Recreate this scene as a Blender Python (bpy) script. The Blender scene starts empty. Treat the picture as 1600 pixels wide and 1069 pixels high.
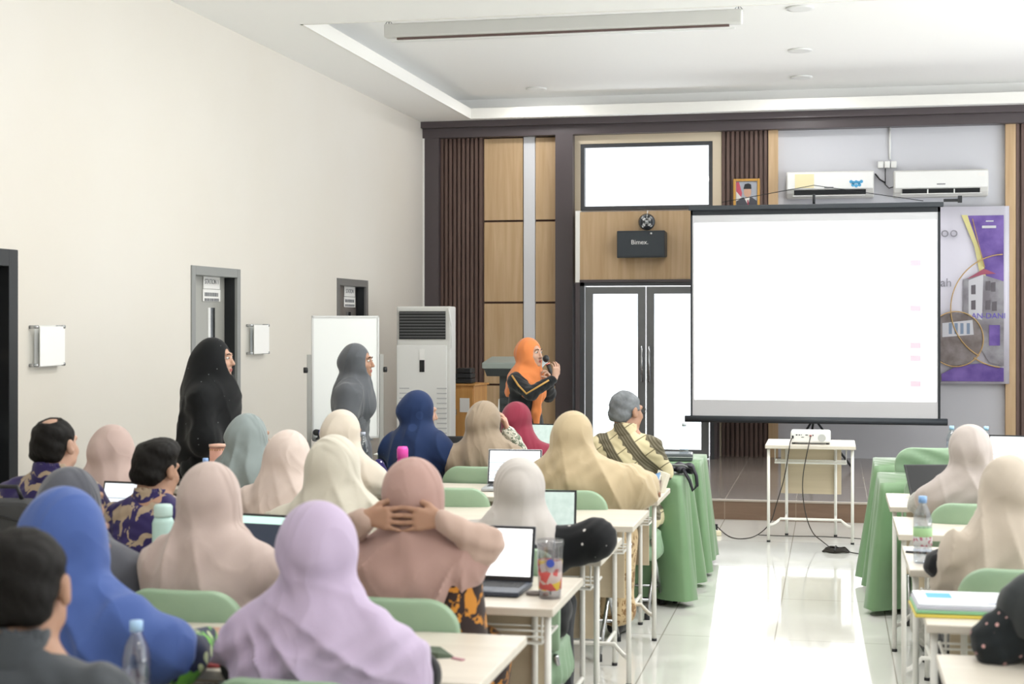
import bpy, math, random
import numpy as np
from mathutils import Vector, Matrix
R = math.radians
S = bpy.context.scene
COL = S.collection
random.seed(4)

# ------------------------------------------------------------------ camera
F_PX, HORIZ, CAM_Z = 2350.0, 502.0, 1.70
YAW = math.atan(500.0 / F_PX)                  # camera looks a little left of the hall's long axis
SN, CS = math.sin(YAW), math.cos(YAW)
cam = bpy.data.cameras.new('camera'); cam_o = bpy.data.objects.new('camera', cam); COL.objects.link(cam_o)
cam_o.location = (0, 0, CAM_Z); cam_o.rotation_euler = (R(90), 0, YAW)
cam.sensor_width = 36; cam.lens = F_PX / 1600 * 36
cam.shift_y = -(534.5 - HORIZ) / 1600
cam.clip_start = .1; cam.clip_end = 200
cam.dof.use_dof = True; cam.dof.focus_distance = 13.0; cam.dof.aperture_fstop = 4.2
S.camera = cam_o

# ------------------------------------------------------------------ world, exposure
S.view_settings.view_transform = 'Standard'; S.view_settings.look = 'None'
S.view_settings.gamma = 1; S.view_settings.use_curve_mapping = False
S.view_settings.exposure = 0.55
S.cycles.max_bounces = 8; S.cycles.diffuse_bounces = 4; S.cycles.glossy_bounces = 4
S.cycles.transparent_max_bounces = 12; S.cycles.transmission_bounces = 6
S.cycles.caustics_reflective = False; S.cycles.caustics_refractive = False
S.cycles.sample_clamp_indirect = 6
w = bpy.data.worlds.new('overcast_daylight'); S.world = w; w.use_nodes = True
bg = w.node_tree.nodes['Background']
bg.inputs['Color'].default_value = (.94, .97, 1, 1); bg.inputs['Strength'].default_value = .95

# strength raised below the horizon, an added upward light for the ceiling
_n = w.node_tree.nodes; _l = w.node_tree.links
_tc = _n.new('ShaderNodeTexCoord'); _sp = _n.new('ShaderNodeSeparateXYZ'); _mr = _n.new('ShaderNodeMapRange')
_l.new(_tc.outputs['Generated'], _sp.inputs[0]); _l.new(_sp.outputs[2], _mr.inputs['Value'])
_mr.inputs['From Min'].default_value = -.12; _mr.inputs['From Max'].default_value = .0
_mr.inputs['To Min'].default_value = 4.5; _mr.inputs['To Max'].default_value = 1.25
_l.new(_mr.outputs['Result'], bg.inputs['Strength'])

def lamp(name, loc, size, power, color=(1, .97, .92), kind='AREA', spread=None, rot=(0, 0, 0), sizey=None):
    L = bpy.data.lights.new(name, kind); L.energy = power; L.color = color
    if kind == 'AREA':
        L.shape = 'DISK' if sizey is None else 'RECTANGLE'; L.size = size
        if sizey: L.size_y = sizey
        if spread: L.spread = spread
    o = bpy.data.objects.new(name, L); COL.objects.link(o); o.location = loc; o.rotation_euler = rot
    return o
Z_SOFFIT, Z_TRAY = 4.03, 4.28
WALL_Y, WALL_X, RIGHT_X, STAGE_Y, STAGE_Z = 17.2, -4.7, 5.2, 13.0, .17
# unseen ceiling lights assumed over the audience half of the hall
for _x in (-1.9, .2, 2.3, 4.0):
    for _y in (-.5, 2.2, 4.9, 7.6, 10.0):
        lamp('assumed_ceiling_light', (_x, _y, Z_SOFFIT - .03), .3, 9 if _y < 5 else 24, color=(1, .985, .96))

# ------------------------------------------------------------------ helpers
def at(px, py, Y=None, z=None, d=None, X=None):
    """world point seen at a pixel, on a plane Y / z / X or at a depth."""
    u, v = (px - 800) / F_PX, (HORIZ - py) / F_PX
    dx, dy = -SN + u * CS, CS + u * SN
    if Y is not None: d = Y / dy
    elif z is not None: d = (z - CAM_Z) / v
    elif X is not None: d = X / dx
    return Vector((d * dx, d * dy, CAM_Z + d * v))
def srgb(h):
    h = h.lstrip('#'); c = [int(h[i:i + 2], 16) / 255 for i in (0, 2, 4)]
    return tuple(x / 12.92 if x < .04045 else ((x + .055) / 1.055) ** 2.4 for x in c) + (1,)
MATS = {}
def mat(name, col='#808080', rough=.6, metal=0, spec=.5, sheen=0, emit=None, es=1, bump=None, vary=None, trans=0, alpha=None, coat=0):
    """principled; bump=(scale,strength) noise bump; vary=(scale,hex2) noise colour variation"""
    if name in MATS: return MATS[name]
    m = bpy.data.materials.new(name); m.use_nodes = True; MATS[name] = m
    nt = m.node_tree; b = nt.nodes['Principled BSDF']
    c = srgb(col) if isinstance(col, str) else col
    b.inputs['Base Color'].default_value = c; b.inputs['Roughness'].default_value = rough
    b.inputs['Metallic'].default_value = metal; b.inputs['Specular IOR Level'].default_value = spec
    b.inputs['Sheen Weight'].default_value = sheen; b.inputs['Transmission Weight'].default_value = trans
    b.inputs['Coat Weight'].default_value = coat
    if alpha is not None: b.inputs['Alpha'].default_value = alpha
    if emit:
        b.inputs['Emission Color'].default_value = srgb(emit); b.inputs['Emission Strength'].default_value = es
    if bump or vary:
        tc = nt.nodes.new('ShaderNodeTexCoord')
    if vary:
        n = nt.nodes.new('ShaderNodeTexNoise'); n.inputs['Scale'].default_value = vary[0]; n.inputs['Detail'].default_value = 5
        mx = nt.nodes.new('ShaderNodeMix'); mx.data_type = 'RGBA'
        mx.inputs['A'].default_value = c; mx.inputs['B'].default_value = srgb(vary[1])
        rr = nt.nodes.new('ShaderNodeMapRange'); rr.inputs['From Min'].default_value = .35; rr.inputs['From Max'].default_value = .65
        nt.links.new(tc.outputs['Object'], n.inputs['Vector']); nt.links.new(n.outputs['Fac'], rr.inputs['Value'])
        nt.links.new(rr.outputs['Result'], mx.inputs['Factor']); nt.links.new(mx.outputs['Result'], b.inputs['Base Color'])
    if bump:
        n = nt.nodes.new('ShaderNodeTexNoise'); n.inputs['Scale'].default_value = bump[0]; n.inputs['Detail'].default_value = 4
        bp = nt.nodes.new('ShaderNodeBump'); bp.inputs['Strength'].default_value = bump[1]; bp.inputs['Distance'].default_value = .01
        nt.links.new(tc.outputs['Object'], n.inputs['Vector']); nt.links.new(n.outputs['Fac'], bp.inputs['Height'])
        nt.links.new(bp.outputs['Normal'], b.inputs['Normal'])
    return m
class NB:
    """tiny node-graph builder for patterned materials"""
    def __init__(s, name, rough=.8, spec=.3, sheen=.1):
        s.m = bpy.data.materials.new(name); s.m.use_nodes = True; MATS[name] = s.m; s.nt = s.m.node_tree
        s.b = s.nt.nodes['Principled BSDF']; s.b.inputs['Roughness'].default_value = rough
        s.b.inputs['Specular IOR Level'].default_value = spec; s.b.inputs['Sheen Weight'].default_value = sheen
        s.tc = s.nt.nodes.new('ShaderNodeTexCoord').outputs['Object']
    def n(s, t, ins={}, **props):
        x = s.nt.nodes.new(t)
        for k, v in props.items(): setattr(x, k, v)
        for k, v in ins.items():
            if hasattr(v, 'is_output') or isinstance(v, bpy.types.NodeSocket): s.nt.links.new(v, x.inputs[k])
            else: x.inputs[k].default_value = v
        return x
    def math(s, op, a, b=0.0):
        return s.n('ShaderNodeMath', {0: a, 1: b}, operation=op).outputs[0]
    def mix(s, f, a, b):
        x = s.nt.nodes.new('ShaderNodeMix'); x.data_type = 'RGBA'
        for k, v in (('Factor', f), ('A', a), ('B', b)):
            if isinstance(v, bpy.types.NodeSocket): s.nt.links.new(v, x.inputs[k])
            else: x.inputs[k].default_value = srgb(v) if isinstance(v, str) else v
        return x.outputs['Result']
    def mapping(s, scale=(1, 1, 1), rot=(0, 0, 0), loc=(0, 0, 0), src=None):
        return s.n('ShaderNodeMapping', {'Vector': src or s.tc, 'Scale': scale, 'Rotation': rot, 'Location': loc}).outputs[0]
    def out(s, c): s.nt.links.new(c, s.b.inputs['Base Color']); return s.m

class MB:
    """collects boxes, tubes, lathes into ONE mesh"""
    def __init__(s): s.v, s.f = [], []
    def add(s, vs, fs, M=None):
        o = len(s.v)
        s.v += [tuple(M @ Vector(v)) if M else tuple(v) for v in vs]
        s.f += [tuple(i + o for i in f) for f in fs]; return s
    def box(s, lo, hi, M=None):
        x0, y0, z0 = lo; x1, y1, z1 = hi
        return s.add([(x0, y0, z0), (x1, y0, z0), (x1, y1, z0), (x0, y1, z0), (x0, y0, z1), (x1, y0, z1), (x1, y1, z1), (x0, y1, z1)],
                     [(0, 3, 2, 1), (4, 5, 6, 7), (0, 1, 5, 4), (1, 2, 6, 5), (2, 3, 7, 6), (3, 0, 4, 7)], M)
    def cbox(s, c, d, M=None):
        return s.box([c[i] - d[i] / 2 for i in range(3)], [c[i] + d[i] / 2 for i in range(3)], M)
    def tube(s, pts, r, n=10, M=None, caps=True, rs=None):
        P = [Vector(p) for p in pts]; vs, fs = [], []
        prev = None
        for i, p in enumerate(P):
            t = (P[min(i + 1, len(P) - 1)] - P[max(i - 1, 0)]).normalized()
            if prev is None:
                a = Vector((0, 0, 1)) if abs(t.z) < .9 else Vector((1, 0, 0)); nx = t.cross(a).normalized()
            else:
                nx = (prev - t * prev.dot(t)).normalized()
            prev = nx; ny = t.cross(nx); rr = rs[i] if rs else r
            vs += [p + nx * rr * math.cos(k * 2 * math.pi / n) + ny * rr * math.sin(k * 2 * math.pi / n) for k in range(n)]
        for i in range(len(P) - 1):
            for k in range(n): fs.append((i * n + k, i * n + (k + 1) % n, (i + 1) * n + (k + 1) % n, (i + 1) * n + k))
        if caps: fs += [tuple(range(n - 1, -1, -1)), tuple((len(P) - 1) * n + k for k in range(n))]
        return s.add(vs, fs, M)
    def lathe(s, prof, n=20, M=None, c=(0, 0, 0)):
        vs, fs = [], []
        for r, z in prof: vs += [(c[0] + r * math.cos(k * 2 * math.pi / n), c[1] + r * math.sin(k * 2 * math.pi / n), c[2] + z) for k in range(n)]
        for i in range(len(prof) - 1):
            for k in range(n): fs.append((i * n + k, i * n + (k + 1) % n, (i + 1) * n + (k + 1) % n, (i + 1) * n + k))
        fs += [tuple(range(n - 1, -1, -1)), tuple((len(prof) - 1) * n + k for k in range(n))]
        return s.add(vs, fs, M)
    def rslab(s, w, h, t, r, M=None, n=6):
        """rounded rectangle in XZ, thickness along Y, centred"""
        out = []
        for cx, cz, a0 in ((w / 2 - r, h / 2 - r, 0), (-w / 2 + r, h / 2 - r, 90), (-w / 2 + r, -h / 2 + r, 180), (w / 2 - r, -h / 2 + r, 270)):
            for k in range(n + 1):
                a = R(a0 + 90 * k / n); out.append((cx + r * math.cos(a), cz + r * math.sin(a)))
        m = len(out); vs = [(x, -t / 2, z) for x, z in out] + [(x, t / 2, z) for x, z in out]
        fs = [tuple(range(m)), tuple(range(2 * m - 1, m - 1, -1))] + [(k + m, (k + 1) % m + m, (k + 1) % m, k) for k in range(m)]
        return s.add(vs, fs, M)
    def mesh(s, name, m, smooth=False):
        me = bpy.data.meshes.new(name); me.from_pydata(s.v, [], s.f); me.update()
        if m: me.materials.append(m)
        if smooth: me.shade_smooth()
        return me
    def obj(s, name, m, parent=None, smooth=False, bevel=0, loc=None):
        o = bpy.data.objects.new(name, s.mesh(name, m, smooth)); COL.objects.link(o)
        if parent: o.parent = parent
        if loc is not None: o.location = loc
        if bevel:
            b = o.modifiers.new('bevel', 'BEVEL'); b.width = bevel; b.segments = 2; b.limit_method = 'ANGLE'; b.harden_normals = False
        return o
def Mx(loc=(0, 0, 0), rx=0, ry=0, rz=0):
    return Matrix.Translation(loc) @ Matrix.Rotation(rz, 4, 'Z') @ Matrix.Rotation(ry, 4, 'Y') @ Matrix.Rotation(rx, 4, 'X')
def tag(o, label, cat, group=None, kind=None):
    o['label'] = label; o['category'] = cat
    if group: o['group'] = group
    if kind: o['kind'] = kind
    return o
def thing(name, label, cat, loc=(0, 0, 0), rz=0, group=None):
    o = bpy.data.objects.new(name, None); COL.objects.link(o); o.location = loc; o.rotation_euler = (0, 0, rz)
    o.empty_display_size = .1
    return tag(o, label, cat, group)
def struct(name, mb, m, **k):
    o = mb.obj(name, m, **k)
    if not k.get('parent'): o['kind'] = 'structure'
    return o
def kids(o): return [c for c in bpy.data.objects if c.parent is o]
KIDS = {}
def dup(root, loc, rz, label, group=None):
    if root not in KIDS: KIDS[root] = [(c, kids(c)) for c in kids(root)]
    r = root.copy(); COL.objects.link(r); r.location = loc; r.rotation_euler = (0, 0, rz); r['label'] = label
    if group: r['group'] = group
    for c0, g0 in KIDS[root]:
        c = c0.copy(); COL.objects.link(c); c.parent = r
        for g in g0:
            d = g.copy(); COL.objects.link(d); d.parent = c
    return r
def text(body, size, m, parent, loc, rot=(R(90), 0, 0), name='lettering', align='CENTER', ext=.0008):
    cu = bpy.data.curves.new(name, 'FONT'); cu.body = body; cu.size = size; cu.align_x = align; cu.align_y = 'CENTER'; cu.extrude = ext
    cu.materials.append(m)
    return to_mesh(cu, name, parent, loc, rot)
def to_mesh(cu, name, parent=None, loc=(0, 0, 0), rot=(0, 0, 0)):
    t = bpy.data.objects.new('tmp', cu); COL.objects.link(t); bpy.context.view_layer.update()
    me = bpy.data.meshes.new_from_object(t.evaluated_get(bpy.context.evaluated_depsgraph_get())); bpy.data.objects.remove(t)
    if not me.materials: me.materials.append(cu.materials[0])
    o = bpy.data.objects.new(name, me); COL.objects.link(o)
    if parent: o.parent = parent
    o.location = loc; o.rotation_euler = rot; return o

# ------------------------------------------------------------------ materials
def tile_mat(name, c1, c2, grout, bw, bh, rough, off=(0, 0), mortar=.003, vein=3.0, rx=0, stretch=(1, 1, 1)):
    q = NB(name, rough, .6, 0)
    mp = q.mapping(loc=(off[0], off[1], 0), rot=(rx, 0, 0))
    br = q.n('ShaderNodeTexBrick', {'Vector': mp, 'Scale': 1.0, 'Mortar Size': mortar, 'Brick Width': bw, 'Row Height': bh, 'Mortar Smooth': .2}, offset=0.0)
    nz = q.n('ShaderNodeTexNoise', {'Vector': q.mapping(scale=stretch), 'Scale': vein, 'Detail': 6.0, 'Distortion': .6}).outputs['Fac']
    base = q.mix(nz, c1, c2)
    return q.out(q.mix(br.outputs['Fac'], base, grout))
M_FLOOR = tile_mat('polished_cream_tile', '#d2d2cd', '#dedeD9', '#a9a69e', .6, 1.2, .06, off=(.3, .25), mortar=.004, vein=1.6)
M_STAGE = tile_mat('grey_brown_stage_tile', '#6f655e', '#8d827a', '#aaa196', .6, 1.2, .16, off=(.3, .2), mortar=.005, vein=4, stretch=(6, .8, 1))
M_RISER = tile_mat('brown_riser_tile', '#66503f', '#7f6757', '#8b7a6c', .6, .6, .3, off=(.3, 0), mortar=.005, vein=4, rx=R(90), stretch=(1, 1, 8))
def wood_mat(name, c1, c2, rough=.45, sc=3.0, stretch=(6, 6, .35)):
    q = NB(name, rough, .4, 0)
    nz = q.n('ShaderNodeTexNoise', {'Vector': q.mapping(scale=stretch), 'Scale': sc, 'Detail': 7.0, 'Distortion': .5}).outputs['Fac']
    rr = q.n('ShaderNodeMapRange', {'Value': nz, 'From Min': .3, 'From Max': .7}).outputs[0]
    return q.out(q.mix(rr, c1, c2))
M_OAK = wood_mat('light_oak_veneer', '#bb9c76', '#ceb28e')
M_OAKD = wood_mat('golden_oak_laminate', '#b98346', '#cf9c5e')
M_SLAT = wood_mat('dark_brown_slat', '#5a4741', '#6e5952', .5)
M_DESK = wood_mat('pale_maple_laminate', '#cfc7ba', '#d8d1c4', .35, 2.0, (.5, 8, 8))
M_DESKP = wood_mat('pale_beech_panel', '#c3b49a', '#cfc1a8', .5, 2.0, (.5, 8, 8))
M_DARK = mat('dark_brown_paint', '#4f474a', .38)
M_GAP = mat('dark_groove', '#3a2418', .8)
M_WALL = mat('warm_cream_wall_paint', '#dbd7cf', .75, bump=(60, .03), vary=(.6, '#d8d3c9'))
M_WWALL = mat('cool_white_wall_paint', '#cbccd2', .75)
M_CEIL = mat('ceiling_white_paint', '#fafaf8', .85)
M_LIP = mat('cove_lip_white', '#f2f1ec', .7)
M_ALU = mat('grey_aluminium', '#77797b', .4, .6)
M_ALUD = mat('dark_grey_aluminium', '#494b4f', .4, .3)
M_BLACK = mat('black_plastic', '#1d1f22', .45)
M_BLKM = mat('black_metal', '#26292c', .4, .3)
M_WPL = mat('white_plastic', '#e9eae8', .35)
M_WPL2 = mat('soft_white_plastic', '#dcdcd8', .5)
M_WMET = mat('white_powder_coated_metal', '#e4e3dd', .4)
M_CHROME = mat('brushed_steel', '#b9bbbd', .25, .9)
M_PAPER = mat('white_paper', '#ecebe8', .8)
M_INK = mat('grey_print', '#6d6f72', .8)
M_CREAMTRIM = mat('cream_trim', '#d6c8b0', .6)
M_LENS = mat('lamp_diffuser', '#ffffff', .5, emit='#fffaf0', es=9)
def glass_mat(name, tint=(.97, .99, 1, 1), refl=.08):
    m = bpy.data.materials.new(name); m.use_nodes = True; nt = m.node_tree; nt.nodes.remove(nt.nodes['Principled BSDF'])
    t = nt.nodes.new('ShaderNodeBsdfTransparent'); t.inputs[0].default_value = tint
    g = nt.nodes.new('ShaderNodeBsdfGlossy'); g.inputs['Roughness'].default_value = .03
    x = nt.nodes.new('ShaderNodeMixShader'); x.inputs[0].default_value = refl
    nt.links.new(t.outputs[0], x.inputs[1]); nt.links.new(g.outputs[0], x.inputs[2]); nt.links.new(x.outputs[0], nt.nodes['Material Output'].inputs[0])
    MATS[name] = m; return m
M_GLASS = glass_mat('clear_window_glass')
M_PET = glass_mat('clear_bottle_plastic', (.74, .78, .83, 1), .2)
M_CUP = glass_mat('clear_tumbler_plastic', (.82, .82, .84, 1), .14)
# ------------------------------------------------------------------ the room
def px2x(px, Y): return at(px, HORIZ, Y=Y).x
def pz(px, py, Y): return at(px, py, Y=Y).z
struct('floor', MB().box((WALL_X - .2, -3, -.1), (RIGHT_X, WALL_Y + .2, 0)), M_FLOOR)
stage = struct('trim_1', MB().box((WALL_X, STAGE_Y, .0), (RIGHT_X, WALL_Y, STAGE_Z)), M_STAGE)
stage.name = 'trim_1'
struct('trim_2', MB().box((WALL_X, STAGE_Y - .012, 0.001), (RIGHT_X, STAGE_Y, STAGE_Z - .012)), M_RISER)
struct('trim_3', MB().box((WALL_X, STAGE_Y - .02, STAGE_Z - .012), (RIGHT_X, STAGE_Y + .03, STAGE_Z + .002)), mat('stage_nosing', '#a79d92', .3))
# left wall with three door openings
DOORS = [(6.95, 8.06), (10.52, 11.47), (13.92, 14.9)]; DH = 2.12
wl = MB(); y = -3
for a, b in DOORS:
    wl.box((WALL_X - .2, y, 0), (WALL_X, a, Z_SOFFIT)); wl.box((WALL_X - .2, a, DH), (WALL_X, b, Z_SOFFIT)); y = b
wl.box((WALL_X - .2, y, 0), (WALL_X, WALL_Y + .2, Z_SOFFIT))
struct('wall_left', wl, M_WALL)
# front wall: opening for the high window and for the entrance
WX0, WX1 = px2x(908, WALL_Y), px2x(1114, WALL_Y); WZ0, WZ1 = pz(1000, 328, WALL_Y), pz(912, 226, WALL_Y)
DX0, DX1 = px2x(902, 16.75), px2x(1116, 16.75)
DZ1 = pz(1000, 441, 16.75)
wf = MB()
wf.box((WALL_X - .2, WALL_Y, 0), (WX0, WALL_Y + .2, Z_SOFFIT)).box((WX1, WALL_Y, 0), (RIGHT_X, WALL_Y + .2, Z_SOFFIT))
wf.box((WX0, WALL_Y, WZ1), (WX1, WALL_Y + .2, Z_SOFFIT)).box((WX0, WALL_Y, DZ1), (WX1, WALL_Y + .2, WZ0))
struct('wall_front', wf, M_WWALL)
# unseen right wall: assumed tall windows, sized to throw light onto the ceiling
wr = MB(); y = -3
for a in (.9, 3.8, 6.9, 10.0, 13.1):
    wr.box((RIGHT_X, y, 0), (RIGHT_X + .2, a, Z_SOFFIT)); wr.box((RIGHT_X, a, 0), (RIGHT_X + .2, a + 2.75, .35)); wr.box((RIGHT_X, a, 3.6), (RIGHT_X + .2, a + 2.75, Z_SOFFIT)); y = a + 2.75
wr.box((RIGHT_X, y, 0), (RIGHT_X + .2, WALL_Y + .2, Z_SOFFIT))
struct('wall_back', MB().box((WALL_X - .2, -3.2, 0), (RIGHT_X + .2, -3, Z_SOFFIT)), M_WALL)
struct('wall_right', wr, M_WALL)
# ceiling with tray
TX0, TX1, TY0, TY1 = -4.08, 4.5, 11.2, 16.82
ce = MB()
ce.box((WALL_X - .2, -3, Z_SOFFIT), (RIGHT_X + .2, TY0, Z_SOFFIT + .1)).box((WALL_X - .2, TY1, Z_SOFFIT), (RIGHT_X + .2, WALL_Y + .2, Z_SOFFIT + .1))
ce.box((WALL_X - .2, TY0, Z_SOFFIT), (TX0, TY1, Z_SOFFIT + .1)).box((TX1, TY0, Z_SOFFIT), (RIGHT_X + .2, TY1, Z_SOFFIT + .1))
c = .22
ce.box((TX0 - c, TY0 - c, Z_TRAY), (TX1 + c, TY1 + c, Z_TRAY + .1))
ce.box((TX0 - c - .05, TY0 - c, Z_SOFFIT + .1), (TX0 - c, TY1 + c, Z_TRAY)).box((TX1 + c, TY0 - c, Z_SOFFIT + .1), (TX1 + c + .05, TY1 + c, Z_TRAY))
ce.box((TX0 - c, TY0 - c - .05, Z_SOFFIT + .1), (TX1 + c, TY0 - c, Z_TRAY)).box((TX0 - c, TY1 + c, Z_SOFFIT + .1), (TX1 + c, TY1 + c + .05, Z_TRAY))
struct('ceiling', ce, M_CEIL)
lp = MB()
lp.box((TX0, TY0, Z_SOFFIT - .004), (TX0 + .02, TY1, Z_SOFFIT + .115)).box((TX1 - .02, TY0, Z_SOFFIT - .004), (TX1, TY1, Z_SOFFIT + .115))
lp.box((TX0, TY1 - .02, Z_SOFFIT - .004), (TX1, TY1, Z_SOFFIT + .115)).box((TX0, TY0, Z_SOFFIT - .004), (TX1, TY0 + .02, Z_SOFFIT + .115))
struct('trim_4', lp, M_LIP)
# downlights in the tray
dl0 = None
for i, (x, y_, lab) in enumerate(((838, 138, 'round recessed ceiling light alone on the left, above the wood panels'),
                              (1252, 120, 'round recessed ceiling light, the one nearest the front wall in the row over the screen'),
                              (1250, 78, 'round recessed ceiling light, middle of the row of three over the screen'),
                              (1250, 12, 'round recessed ceiling light at the top edge, nearest the camera of the row of three'))):
    p = at(x, y_, z=Z_TRAY)
    if dl0 is None:
        dl0 = thing('ceiling_light', lab, 'ceiling light', (p.x, p.y, Z_TRAY), 0, 'recessed ceiling lights')
        MB().lathe([(.085, 0), (.115, 0), (.115, -.012), (.085, -.012)], 28).obj('trim_ring', M_WPL, dl0, True)
        MB().lathe([(.001, -.002), (.085, -.002), (.085, -.008), (.001, -.008)], 28).obj('diffuser', M_LENS, dl0)
    else: dup(dl0, (p.x, p.y, Z_TRAY), 0, lab)
    lamp('downlight_beam', (p.x, p.y, Z_TRAY - .03), .16, 8, color=(1, .985, .96))
# --- front wall cladding: beam, frame, slats, panels
BZ = pz(700, 218, WALL_Y)
bm_ = MB().box((WALL_X, WALL_Y - .16, BZ), (RIGHT_X, WALL_Y, Z_SOFFIT)).box((WALL_X, WALL_Y - .24, Z_SOFFIT - .075), (RIGHT_X, WALL_Y - .16, Z_SOFFIT))
struct('trim_5', bm_, M_DARK, bevel=.004)
struct('trim_6', MB().box((WALL_X + .02, WALL_Y - .14, STAGE_Z), (px2x(690, WALL_Y), WALL_Y, BZ)), M_DARK)
struct('trim_7', MB().box((WALL_X + .001, WALL_Y - .15, STAGE_Z), (WALL_X + .02, WALL_Y, Z_SOFFIT)), M_LIP)
def slats(name, x0, x1, z0, z1):
    mb = MB().box((x0, WALL_Y - .03, z0), (x1, WALL_Y, z1)); n = max(2, round((x1 - x0) / .052)); w_ = (x1 - x0) / n
    for k in range(n): mb.box((x0 + k * w_ + w_ * .12, WALL_Y - .065, z0), (x0 + k * w_ + w_ * .7, WALL_Y - .03, z1))
    return struct(name, mb, M_SLAT)
slats('trim_8', px2x(690, WALL_Y), px2x(757, WALL_Y), STAGE_Z, BZ)
def panels(name, xa, xb, rows):
    x0, x1 = px2x(xa, WALL_Y), px2x(xb, WALL_Y); mb = MB(); zs = [BZ] + [pz((xa + xb) / 2, r, WALL_Y) for r in rows] + [STAGE_Z]
    for a, b in zip(zs[:-1], zs[1:]): mb.box((x0, WALL_Y - .045, b + .012), (x1, WALL_Y, a - .012))
    struct(name, mb, M_OAK)
    g = MB().box((x0, WALL_Y - .032, STAGE_Z), (x1, WALL_Y - .001, BZ)); return struct(name + '0', g, M_GAP)
panels('trim_9', 758, 818, (346, 473, 601)); panels('trim_10', 838, 870, (345, 473, 601))
struct('trim_11', MB().box((px2x(819, WALL_Y), WALL_Y - .03, STAGE_Z), (px2x(837, WALL_Y), WALL_Y, BZ)), mat('white_strip', '#dfe1e6', .5))
struct('trim_12', MB().box((px2x(870, WALL_Y - .1), WALL_Y - .2, STAGE_Z), (px2x(897, WALL_Y - .1), WALL_Y, BZ)), M_DARK)
# window surround
mb = MB(); x0, x1 = px2x(897, WALL_Y), px2x(1128, WALL_Y)
mb.box((x0, WALL_Y - .05, DZ1), (WX0, WALL_Y, BZ)).box((WX1, WALL_Y - .05, STAGE_Z), (x1, WALL_Y, BZ)).box((WX0, WALL_Y - .05, WZ1), (WX1, WALL_Y, BZ))
struct('trim_13', mb, M_CREAMTRIM)
wn = thing('window_1', 'x', 'x', (0, 0, 0)); del wn['label']; del wn['category']; wn['kind'] = 'structure'
fr = MB(); t = .045; ya, yb = WALL_Y - .04, WALL_Y + .05
fr.box((WX0, ya, WZ0), (WX0 + t, yb, WZ1)).box((WX1 - t, ya, WZ0), (WX1, yb, WZ1)).box((WX0 + t, ya, WZ0), (WX1 - t, yb, WZ0 + t)).box((WX0 + t, ya, WZ1 - t), (WX1 - t, yb, WZ1))
fr.obj('window_frame', M_ALUD, wn)
MB().box((WX0 + t, WALL_Y, WZ0 + t), (WX1 - t, WALL_Y + .006, WZ1 - t)).obj('pane', M_GLASS, wn)
slats('trim_14', px2x(1128, WALL_Y), px2x(1201, WALL_Y), STAGE_Z, BZ)
struct('trim_15', MB().box((px2x(1201, WALL_Y), WALL_Y - .07, STAGE_Z), (px2x(1216, WALL_Y), WALL_Y, BZ)), M_OAK)
struct('trim_16', MB().box((px2x(1570, WALL_Y), WALL_Y - .07, STAGE_Z), (px2x(1586, WALL_Y), WALL_Y, BZ)), M_OAK)
slats('trim_17', px2x(1586, WALL_Y), px2x(1680, WALL_Y), STAGE_Z, BZ)
# entrance portal: oak transom panel and glazed double door
PY = 16.75
struct('trim_18', MB().box((DX0 + .03, PY, DZ1 + .03), (DX1, WALL_Y - .001, pz(1000, 330, PY))), M_OAK)
struct('trim_19', MB().box((DX0 - .02, PY - .01, STAGE_Z), (DX0 + .03, WALL_Y - .001, DZ1)).box((DX0 + .03, PY - .02, DZ1), (DX1, WALL_Y - .001, DZ1 + .03)), M_DARK)
struct('trim_21', MB().box((DX0 - .02, PY - .01, DZ1), (DX0 + .03, WALL_Y - .001, pz(1000, 328, PY))), M_LIP)
struct('trim_20', MB().box((DX1, PY - .01, STAGE_Z), (DX1 + .03, WALL_Y - .001, pz(1000, 328, PY))), M_DARK)
dr = thing('door_1', 'x', 'x'); del dr['label']; del dr['category']; dr['kind'] = 'structure'
f = MB(); t = .05
f.box((DX0 + .03, PY, STAGE_Z), (DX0 + .03 + t, PY + .08, DZ1)).box((DX1 - t, PY, STAGE_Z), (DX1, PY + .08, DZ1)).box((DX0 + .03, PY, DZ1 - t * .8), (DX1, PY + .08, DZ1))
f.obj('door_frame', M_ALUD, dr)
xm = px2x(1009, PY)
for a, b, hs in ((DX0 + .09, xm - .006, 1), (xm + .006, DX1 - .06, -1)):
    lf = MB(); s_ = .085
    lf.box((a, PY + .01, STAGE_Z + .01), (a + s_, PY + .06, DZ1 - .05)).box((b - s_, PY + .01, STAGE_Z + .01), (b, PY + .06, DZ1 - .05))
    lf.box((a + s_, PY + .01, STAGE_Z + .01), (b - s_, PY + .06, STAGE_Z + .1)).box((a + s_, PY + .01, DZ1 - .13), (b - s_, PY + .06, DZ1 - .05))
    leaf = lf.obj('door_leaf', M_ALU, dr)
    MB().box((a + s_, PY + .03, STAGE_Z + .1), (b - s_, PY + .036, DZ1 - .13)).obj('pane', M_GLASS, leaf)
    hx = b - .035 if hs > 0 else a + .035
    h = MB().tube([(hx, PY - .03, 1.02), (hx, PY - .03, 1.42)], .013, 8)
    for z in (1.05, 1.39): h.tube([(hx, PY - .03, z), (hx, PY + .012, z)], .009, 8)
    h.obj('door_handle', M_CHROME, leaf, True)
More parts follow.
